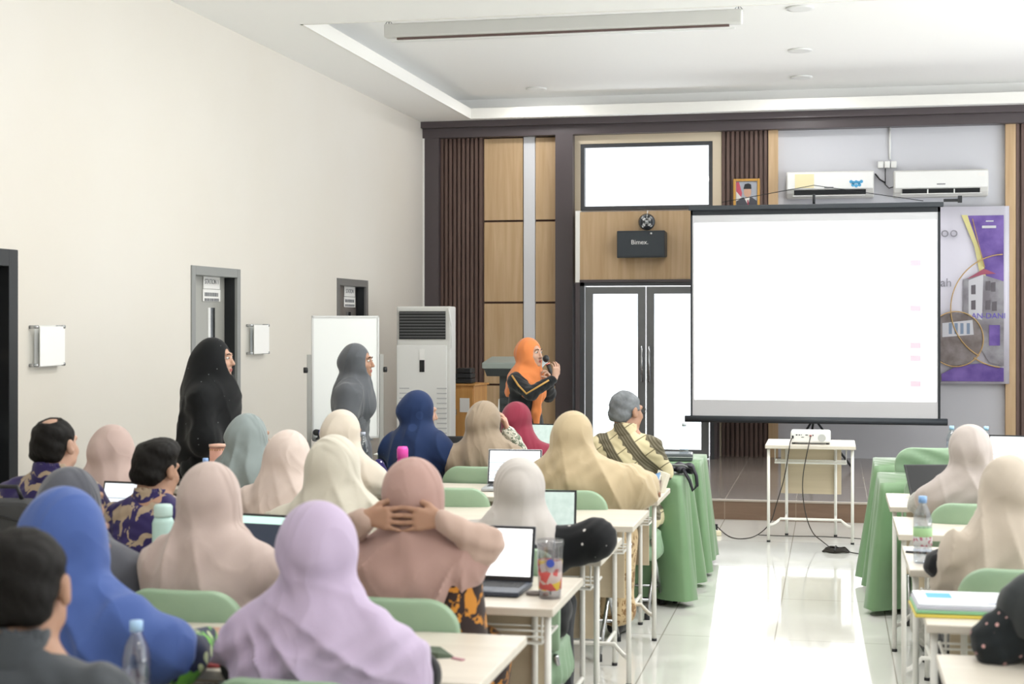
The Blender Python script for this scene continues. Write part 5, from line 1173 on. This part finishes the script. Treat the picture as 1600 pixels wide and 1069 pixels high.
laptop('laptop with a pale green screen, under the black dotted sleeve', pos(842, 800, 6.3), 6.28, R(6), 'mint', M_LAPK, 106)
laptop('dark-screened laptop with a white bar, right of the beige-pink headscarf', pos(388, 780, 5.45), 5.3, R(-8), 'dark', M_LAPK, 106, w_=.3)
laptop('laptop with a blank white screen, below the dusty pink headscarf', pos(178, 790, 6.2), 6.2, R(-6), 'doc', M_LAPK, 104)
laptop('laptop with a pale screen before the crimson headscarf', pos(843, 690, 10.5), 10.42, R(-4), 'mint', M_LAPK, 104)
laptop('black laptop with a dark screen before the navy headscarf', pos(693, 680, 9.3), 9.32, R(6), 'off', M_LAPK, 112, w_=.3)
laptop('silver laptop with a bluish screen, half behind the pale grey headscarf', pos(800, 740, 8.3), 8.28, R(4), 'doc', M_LAPS, 106)
laptop('laptop with a document window at the right edge, on the green cloth', pos(1597, 700, 9.35), 9.4, R(-6), 'doc', M_LAPK, 100, w_=.37)
laptop('black laptop with a dark screen left of the grey-beige headscarf', pos(1475, 750, 8.3), 8.22, R(14), 'off', M_LAPK, 128, w_=.3)
laptop('small laptop behind the black-haired person, edge of a bright screen showing', pos(298, 720, 8.25), 8.2, R(-20), 'doc', M_LAPK, 100, w_=.26)
# bottles
def bottle(label, x, y_, h=.235, r=.033, cap='#9fbfe8', lab=None, z=DHT):
    k = h / .235
    t = thing('water_bottle', label, 'bottle', (x, y_, z), 0, 'clear water bottles with caps')
    prof = [(.001, 0), (r * .85, 0), (r, .008), (r, .05 * k), (r * .92, .056 * k), (r, .062 * k), (r, .09 * k), (r * .9, .097 * k), (r, .104 * k), (r, .15 * k), (r * .8, .18 * k), (r * .42, .205 * k), (r * .38, .222 * k), (.001, .222 * k)]
    MB().lathe(prof, 24).obj('bottle_body', M_PET, t, True)
    MB().lathe([(.001, .212 * k), (r * .46, .212 * k), (r * .46, h), (.001, h)], 18).obj('cap', mat('cap_' + cap[1:], cap, .4), t, True)
    if lab: MB().lathe([(r + .0008, .062 * k), (r + .0008, .125 * k)], 24).obj('label_wrap', lab, t, True)
    return t
ML = NB('bottle_label', .5, .3, 0); zz = ML.n('ShaderNodeSeparateXYZ', {0: ML.tc}).outputs[2]
ML.out(ML.mix(ML.math('GREATER_THAN', zz, .105), ML.mix(ML.math('GREATER_THAN', ML.n('ShaderNodeTexNoise', {'Vector': ML.tc, 'Scale': 60.0}).outputs['Fac'], .56), '#e4e6ea', '#c0708a'), '#9fc490')); ML = ML.m
bottle('large clear bottle with blue cap and green-white label, on a right desk', at(1441, 850, Y=6.15).x, 6.12, .262, .036, '#86aede', ML)
bottle('clear bottle with pale blue cap in the left foreground, before the royal blue headscarf', at(219, 1000, Y=3.32).x, 3.3, .24, .034, '#a9cdf0')
bottle('clear bottle right of the ivory headscarf', at(566, 670, Y=9.2).x, 9.22, .24, .033, '#c9cede')
bottle('clear bottle at the corner of the green cloth nearest the stage, against the bright door', at(1069, 690, Y=10.45).x, 10.45, .245, .034, '#b9bec6')
bottle('clear bottle with blue cap between the black hair and the beige-pink headscarf', at(321, 720, Y=7.35).x, 7.35, .235, .033, '#8fb2e6')
bottle('clear bottle with blue cap left of the grey-beige headscarf, on the green cloth', at(1487, 690, Y=10.3).x, 10.3, .26, .034, '#a9cdf0')
bottle('clear bottle with blue cap right of the grey-beige headscarf, on the green cloth', at(1541, 690, Y=10.3).x, 10.3, .26, .034, '#a9cdf0')
bottle('clear bottle with pale cap low behind the cream headscarf', at(567, 730, Y=8.1).x, 8.1, .2, .03, '#b4c8ea')
pk = thing('sports_bottle', 'bright magenta bottle on the green cloth before the navy headscarf', 'bottle', (at(629, 700, Y=8.3).x, 8.3, DHT))
MB().lathe([(.001, 0), (.034, 0), (.038, .01), (.038, .13), (.03, .155), (.03, .17), (.001, .17)], 24).obj('bottle_body', mat('magenta_plastic', '#d92ba0', .3, trans=.1), pk, True)
MB().lathe([(.001, .165), (.033, .165), (.033, .215), (.026, .232), (.001, .232)], 24).obj('cap', mat('magenta_cap', '#e04bae', .4), pk, True)
mbt = thing('sports_bottle', 'mint green insulated bottle beside the black-haired person', 'bottle', (at(255, 800, Y=5.42).x, 5.42, DHT))
MB().lathe([(.001, 0), (.04, 0), (.042, .01), (.042, .17), (.034, .19), (.001, .19)], 24).obj('bottle_body', mat('mint_enamel', '#b7d6cf', .4), mbt, True)
MB().lathe([(.001, .192), (.034, .192), (.036, .2), (.036, .232), (.03, .24), (.001, .24)], 24).obj('cap', mat('mint_cap', '#c3ded8', .4), mbt, True)
pt = thing('tumbler', 'tall peach tumbler with a studded rim left of the grey-green headscarf', 'tumbler', (at(341, 700, Y=7.9).x, 7.9, DHT))
MB().lathe([(.001, 0), (.04, 0), (.046, .01), (.048, .245), (.001, .245)], 28).obj('cup_body', mat('peach_plastic', '#e5ab98', .45), pt, True)
MB().lathe([(.001, .245), (.052, .245), (.052, .26), (.001, .265)], 28).obj('lid', mat('peach_lid', '#eec0ac', .45), pt, True)
sd = MB()
for k in range(20): sd.lathe([(.001, -.004), (.004, -.001), (.004, .001), (.001, .004)], 6, c=(.0475 * math.cos(k * R(18)), .0475 * math.sin(k * R(18)), .232))
sd.obj('stud_ring', mat('gold_braid', '#c79b55', .5, .2), pt)
cp_ = thing('printed_cup', 'clear plastic cup with red, blue and yellow stickers at the desk corner', 'cup', (at(861, 900, Y=5.1).x, 5.08, DHT))
MB().lathe([(.001, 0), (.036, 0), (.038, .005), (.046, .18), (.0475, .185), (.0445, .185), (.036, .008), (.001, .006)], 28).obj('cup_body', M_CUP, cp_, True)
q = NB('cup_stickers', .5, .3, 0); vo = q.n('ShaderNodeTexVoronoi', {'Vector': q.tc, 'Scale': 34.0})
f2 = q.n('ShaderNodeSeparateColor', {0: vo.outputs['Color']})
c = q.mix(q.math('GREATER_THAN', f2.outputs[0], .5), '#c8b8b4', '#c65a58'); c = q.mix(q.math('GREATER_THAN', f2.outputs[1], .78), c, '#e3c34a'); q.out(c)
MB().lathe([(.0385, .03), (.0395, .03), (.0435, .13), (.0425, .13)], 28).obj('sticker_wrap', q.m, cp_, True)
MB().lathe([(.001, 0), (.014, 0), (.014, .002), (.001, .002)], 16, Mx((.01, -.0445, .125), R(90))).obj('blue_sticker', mat('cobalt_print', '#3d55b8', .5), cp_)
MB().lathe([(.001, .185), (.05, .185), (.046, .2), (.001, .202)], 28).obj('lid', M_CUP, cp_, True)
MB().tube([(.0, 0, .01), (.015, 0, .2)], .004, 8).obj('straw', mat('grey_straw', '#8c8e92', .4), cp_, True)
kr = thing('keyring', 'small dark red and grey trinket on the desk beside the printed cup', 'trinket', (at(835, 907, Y=5.1).x, 5.12, DHT))
MB().tube([(.03 * math.cos(a * R(30)), .02 * math.sin(a * R(30)), .006) for a in range(13)], .006, 6, caps=False).obj('ring', mat('grey_cord', '#77706e', .6), kr, True)
MB().lathe([(.001, 0), (.012, 0), (.012, .01), (.001, .012)], 12, c=(.035, -.005, 0)).obj('charm', mat('dull_red', '#a8504e', .5), kr, True)
# bag, boxes, papers at the end of the left green cloth
bgx = at(1052, 715, Y=9.5).x
bg_ = thing('laptop_bag', 'black laptop bag with a hanging strap on the green cloth, before the glass door', 'bag', (-.985, 9.3, DHT + .008), R(8))
s1 = Sdf()
for k in range(5): s1.rc(V(-.13 + .065 * k, -.07, .028), V(-.13 + .065 * k, .09, .035), .024, .028, k=.03)
np_obj('bag_body', s1.mesh(.007, disp=lambda X, Y_, Z: .004 * np.sin(X * 40 + Y_ * 55), cut=[lambda X, Y_, Z: .003 - Z]), mat('black_nylon', '#22222c', .45), bg_)
MB().tube([(-.15, -.08, .05), (-.05, -.1, .062), (.08, -.09, .06), (.14, -.1, .04)], .006, 8).obj('zip', M_ALU, bg_, True)
MB().tube([(.1, -.08, .055), (.14, -.11, .05), (.16, -.13, .0), (.165, -.13, -.06), (.14, -.125, -.09), (.12, -.12, -.03), (.08, -.09, .04)], .011, 8).obj('strap', mat('black_nylon'), bg_, True)
gb = thing('grey_case', 'shiny grey case behind the black laptop bag', 'case', (-1.02, 10.2, DHT + .008), R(4))
MB().box((-.1, -.09, 0), (.1, .12, .05)).obj('case_body', mat('dark_grey_vinyl', '#4f5558', .25), gb, bevel=.012); MB().tube([(-.1, -.092, .028), (.1, -.092, .028)], .003, 6).obj('zip', M_CHROME, gb)
pb = thing('tissue_box', 'pale pink and white box left of the blue stand', 'box', (at(1016, 735, Y=8.35).x, 8.36, DHT), R(-10))
MB().box((-.05, -.05, 0), (.05, .05, .085)).obj('box_body', mat('pale_pink_card', '#e0cdd3', .6), pb, bevel=.004); MB().box((-.052, -.052, .06), (.052, .052, .09)).obj('lid', mat('bright_paper'), pb, bevel=.004)
wt = thing('paper_tray', 'white paper tray beside the tan headscarf', 'tray', (at(1000, 755, Y=8.15).x - .0, 8.2, DHT), R(4))
MB().box((-.08, -.06, 0), (.05, .06, .012)).box((-.08, -.06, .012), (-.075, .06, .03)).obj('tray_body', M_WPL, wt, bevel=.002)
bs_ = thing('book_stand', 'light blue folding stand at the aisle end of a left desk', 'stand', (-.985, 8.12, DHT), R(-12))
MB().add([(-.06, -.05, 0), (.05, -.05, 0), (.05, .0, 0), (-.06, .0, 0), (-.06, .0, .07), (.06, .05, .13), (.065, .052, .128), (.05, -.0, .0)], [(0, 3, 2, 1), (3, 4, 5, 6, 7), (7, 6, 5, 4, 3)]).obj('panel', mat('light_blue_plastic', '#7fa9d8', .4), bs_).modifiers.new('t', 'SOLIDIFY').thickness = .004
MB().box((-.03, -.055, 0), (.0, -.045, .05)).obj('clip', M_WPL, bs_)
ck = thing('white_folder', 'cream folder leaning by the light blue stand', 'folder', (-.95, 8.4, DHT), R(-70))
MB().box((-.1, -.012, 0), (.1, .012, .11)).obj('cover', mat('cream_card', '#e1ddcb', .6), ck, bevel=.002).rotation_euler = (R(-18), 0, 0)
nb = thing('cloth_bag', 'navy cloth bundle with white dots behind the cream headscarf', 'bag', (at(590, 745, Y=8.2).x, 8.25, DHT))
np_obj('bag_body', Sdf().rc(V(-.08, 0, .03), V(.08, 0, .03), .035, k=.04).rc(V(0, 0, .05), V(.0, 0, .14), .07, .02, k=.05).rc(V(-.04, 0, .03), V(-.01, 0, .1), .05, .03, k=.05).mesh(.007, disp=lambda X, Y_, Z: .006 * np.sin(X * 60 + Z * 20)), dotted('navy_white_dots', '#27215a', '#d9d8e6', 38, .22), nb)
# stacked papers and the cable on the right desks
pp = thing('folder_stack', 'stack of printed folders with green and yellow covers on a right desk', 'folder stack', (at(1508, 925, Y=5.12).x, 5.12, DHT), R(2))
for k, (c, z) in enumerate((('#e3cf5c', 0), ('#8fc79a', .012), ('#c3c3cf', .022), ('#e9eef6', .032))):
    MB().box((-.17 + .004 * k, -.13 + .006 * k, z), (.17 - .003 * k, .12 + .004 * k, z + .01)).obj('folder', mat('folder_' + c[1:], c, .5), pp, bevel=.002)
MB().box((.06, -.09, .0422), (.13, -.075, .0428)).obj('printed_title', mat('navy_print', '#3d4a78', .6), pp); MB().box((-.12, .0, .0422), (-.04, .09, .0428)).obj('printed_emblem', mat('sky_blue_print'), pp)
ph = thing('phone', 'black phone lying beside the large bottle on a right desk', 'phone', (at(1447, 864, z=DHT).x, at(1447, 864, z=DHT).y, DHT), R(80))
MB().box((-.037, -.078, 0), (.037, .078, .009)).obj('phone_body', M_BLACK, ph, bevel=.003); MB().box((-.034, -.074, .009), (.034, .074, .0095)).obj('display', mat('phone_glass', '#3a4248', .08), ph)
ca = thing('charger_cable', 'grey lanyard cable with a pale plug on the nearest right desk', 'cable', (.72, 4.12, DHT))
MB().tube([(.1 + .13 * math.cos(a * R(20)) * (1 - a * .006), .02 + .07 * math.sin(a * R(20)), .006 + .0006 * a) for a in range(24)], .004, 6).obj('cord', mat('grey_cord'), ca, True)
MB().cbox((.1, .0, .016), (.05, .03, .024)).cbox((.1, .1, .014), (.04, .03, .022)).obj('plug', mat('beige_plug', '#cfc39a', .5), ca, bevel=.004)
gbag = thing('cloth_bag', 'bright green bag hanging under a right desk', 'bag', (.72, 4.98, .0))
np_obj('bag_body', Sdf().rc(V(-.1, 0, .5), V(.14, 0, .5), .05, k=.04).rc(V(-.09, 0, .62), V(.12, 0, .62), .035, k=.04).mesh(.01, disp=lambda X, Y_, Z: .008 * np.sin(X * 50 + Z * 33)), mat('bright_green_cloth', '#58a83a', .6), gbag)
MB().tube([(-.05, 0, .64), (-.03, 0, .7), (.03, 0, .7), (.05, 0, .64)], .006, 6).obj('handle', mat('bright_green_cloth'), gbag, True)
# lilac person's desk: a folded dark green cloth
lf = thing('folded_cloth', 'small dark green folded cloth with a pink tag beside the lilac headscarf', 'cloth', (at(672, 1022, z=DHT).x, at(672, 1022, z=DHT).y, DHT), R(-30))
MB().add([(-.06, -.04, 0), (.06, -.03, 0), (.09, .01, 0), (.0, .05, 0), (-.07, .03, 0), (-.055, -.035, .012), (.055, -.025, .014), (.08, .01, .006), (0, .042, .014), (-.065, .026, .01)], [(4, 3, 2, 1, 0), (5, 6, 7, 8, 9), (0, 1, 6, 5), (1, 2, 7, 6), (2, 3, 8, 7), (3, 4, 9, 8), (4, 0, 5, 9)]).obj('cloth', mat('dark_green_cloth', '#4d5a48', .8), lf)
MB().box((.09, -.005, 0), (.13, .008, .004)).obj('tag', mat('dull_pink', '#b3808a', .6), lf)
rb = thing('printed_booklet', 'red and white printed booklet under the green chair, right of the royal blue headscarf', 'booklet', (at(330, 965, Y=3.95).x, 3.95, DHT), R(15))
MB().box((-.11, -.1, .0), (.11, .1, .008)).obj('cover', mat('booklet_red', '#b04b4e', .6), rb); MB().box((-.08, .02, .008), (.05, .06, .009)).box((-.08, -.06, .008), (.08, -.02, .009)).obj('white_panel', mat('bright_paper'), rb)
MB().box((-.16, -.14, -.0), (-.1, .12, .005)).obj('photo_page', mat('booklet_navy', '#3a3f63', .6), rb)
fd_ = thing('teal_folder', 'pale teal folder lying flat below the dark-screened laptop', 'folder', (at(425, 830, Y=5.05).x, 5.02, DHT), R(2))
MB().box((-.13, -.1, 0), (.13, .09, .012)).obj('cover', mat('pale_teal_card', '#a9c6c2', .5), fd_, bevel=.003)
_wl = Matrix.Translation(wb.location) @ Matrix.Rotation(wb.rotation_euler.z, 4, 'Z') @ Vector((-.22, -.06, .79))
wc = thing('small_camera', 'small round black camera near the foot of the white board', 'camera', tuple(_wl))
MB().lathe([(.001, 0), (.025, 0), (.02, .012), (.008, .02), (.008, .035), (.001, .035)], 16).obj('base', M_BLACK, wc, True)
np_obj('lens_head', Sdf().rc(V(-.02, 0, .055), V(.035, 0, .05), .025, .022, k=.01).mesh(.004), M_BLACK, wc); MB().tube([(.01, 0, .0535), (.016, 0, .053)], .0262, 16).obj('blue_ring', mat('cobalt_print'), wc, True)
gx = at(614, 692, Y=9.3); gbx = thing('green_box', 'low green box with papers left of the navy headscarf', 'box', (gx.x, 9.3, DHT + .006))
MB().box((-.08, -.08, 0), (.08, .08, .09)).obj('box_body', mat('leaf_green_card', '#55784a', .6), gbx, bevel=.004); MB().box((-.1, -.09, .09), (.09, .09, .096)).obj('paper_pile', M_PAPER, gbx)
bp_ = at(12, 812, Y=5.45)
bk_ = thing('backpack', 'dark grey mesh backpack at the left edge, below the purple batik shirt', 'backpack', (bp_.x, 5.45, .72), R(5))
MB().rslab(.3, .34, .12, .07, Mx((0, 0, .1))).obj('pack_body', mat('dark_grey_mesh', '#3f4042', .8, bump=(300, .3)), bk_, bevel=.02)
MB().tube([(-.06, 0, .27), (-.04, 0, .32), (.04, 0, .32), (.06, 0, .27)], .009, 8).obj('handle', M_BLACK, bk_, True)
MB().tube([(-.13, -.062, .18), (0, -.064, .21), (.13, -.062, .18)], .004, 6).obj('zip', M_BLACK, bk_, True)
# projector
pj = thing('projector', 'white data projector on the desk standing alone in the aisle', 'projector', (at(1267, 690, Y=PJY).x, PJY - .06, DHT), 0)
MB().box((-.152, -.13, .012), (.152, .13, .098)).obj('casing', M_WPL, pj, bevel=.014)
MB().lathe([(.001, 0), (.032, 0), (.028, .03), (.001, .03)], 20, Mx((.08, .125, .055), R(-90))).obj('lens', M_BLACK, pj, True)
pn = MB()
for x, z, a, b_ in ((-.105, .072, .012, .006), (-.085, .072, .01, .005), (-.07, .072, .006, .004), (-.06, .055, .02, .003), (-.03, .072, .018, .004), (.018, .07, .008, .007)): pn.cbox((x, -.131, z), (a, .003, b_ * 1.4))
pn.obj('ports', M_BLACK, pj); MB().cbox((-.135, -.132, .055), (.014, .008, .022)).obj('power_inlet', M_BLACK, pj); MB().cbox((.0, -.134, .066), (.016, .012, .012)).obj('video_plug', mat('dull_red'), pj)
sg = MB().lathe([(.001, 0), (.03, 0), (.03, .003), (.001, .003)], 24, Mx((.085, -.1295, .05), R(90)))
sg.obj('loudspeaker_grille', mat('grey_grille', '#b9bbba', .6), pj)
for x in (-.13, .13):
    for y_ in (-.1, .1): MB().lathe([(.001, 0), (.012, 0), (.012, .013), (.001, .013)], 12, c=(x, y_, 0)).obj('foot', M_BLACK, pj)
# cables from the projector
def cable(label, pts, r=.004):
    cu = bpy.data.curves.new('cable', 'CURVE'); cu.dimensions = '3D'; cu.bevel_depth = r; cu.bevel_resolution = 3; cu.use_fill_caps = True
    sp = cu.splines.new('NURBS'); sp.points.add(len(pts) - 1); sp.use_endpoint_u = True; sp.order_u = 3; sp.resolution_u = 8
    for i, p in enumerate(pts): sp.points[i].co = (*p, 1)
    cu.materials.append(M_CABLE); o = to_mesh(cu, 'cable'); o.data.shade_smooth(); return tag(o, label, 'cable', 'black cables from the projector')
px0 = pj.location; fy = PJY - DD / 2 - .02
def fl(px, py, r=.006): p = at(px, py, z=r); return (p.x, p.y, r)
cable('thin black power cable from the projector to the power strip', [(px0.x - .135, px0.y - .135, .805), (px0.x - .15, fy + .03, .79), (at(1233, 700, Y=fy).x, fy - .005, .72), (at(1226, 745, Y=fy).x, fy, .5), (at(1213, 790, Y=fy).x, fy, .3), fl(1205, 806, .18)[:2] + (.12,), fl(1183, 838), fl(1160, 843), fl(1140, 840), fl(1123, 826), (st.location.x + .03, st.location.y, .09)])
cable('black video cable from the projector down to the coil on the floor', [(px0.x, px0.y - .14, .815), (px0.x - .005, fy + .02, .79), (at(1262, 700, Y=fy).x, fy - .005, .72), (at(1253, 740, Y=fy).x, fy - .02, .5), (at(1256, 785, Y=fy).x, fy - .05, .28), (at(1268, 820, Y=fy - .05).x, fy - .1, .1), fl(1285, 846), fl(1300, 858, .02)])
co = fl(1306, 862); cl = thing('cable_coil', 'black coiled cable bundle on the floor right of the projector desk', 'cable coil', (co[0], co[1], 0))
mb = MB()
for k in range(7): mb.tube([((.095 - .004 * k) * math.cos(a * R(15)) , (.05 + .006 * (k % 3)) * math.sin(a * R(15)), .008 + .008 * (k // 2) + .004 * math.sin(a)) for a in range(25)], .0055, 6, caps=False)
mb.obj('coil', M_CABLE, cl, True); MB().tube([(-.01, -.07, .02), (.0, 0, .045), (.01, .07, .02)], .008, 6).obj('tie', M_BLACK, cl, True)
cable('black cable running right from the coil along the floor', [(co[0] + .09, co[1], .008), fl(1335, 865), fl(1350, 866)])
cable('thin grey cable along the foot of the stage step', [fl(1185, 836, .004), fl(1230, 838, .004), fl(1290, 838, .004), fl(1345, 842, .004)], .003)
# microphone of the speaker
sp_p = [o for o in bpy.data.objects if o.name.startswith('person') and 'orange' in o.get('label', '')][0]
Mw = Matrix.Translation(sp_p.location) @ Matrix.Rotation(sp_p.rotation_euler.z, 4, 'Z')
mic_a, mic_b = Mw @ Vector((-.045, .262, 1.21)), Mw @ Vector((-.012, .205, 1.40))
mc = thing('microphone', 'black microphone with a pink band in the hand of the person in orange', 'microphone', tuple(mic_a))
dv = mic_b - mic_a
MB().tube([(0, 0, 0), tuple(dv * .8)], .013, 14, rs=[.012, .017]).obj('handle', M_BLACK, mc, True)
MB().tube([tuple(dv * .76), tuple(dv * .81)], .02, 14).obj('band', mat('pink_band', '#e58a7c', .5), mc, True)
np_obj('mesh_head', Sdf().ell(V(*dv), (.026, .026, .03)).mesh(.004), M_BLACK, mc)
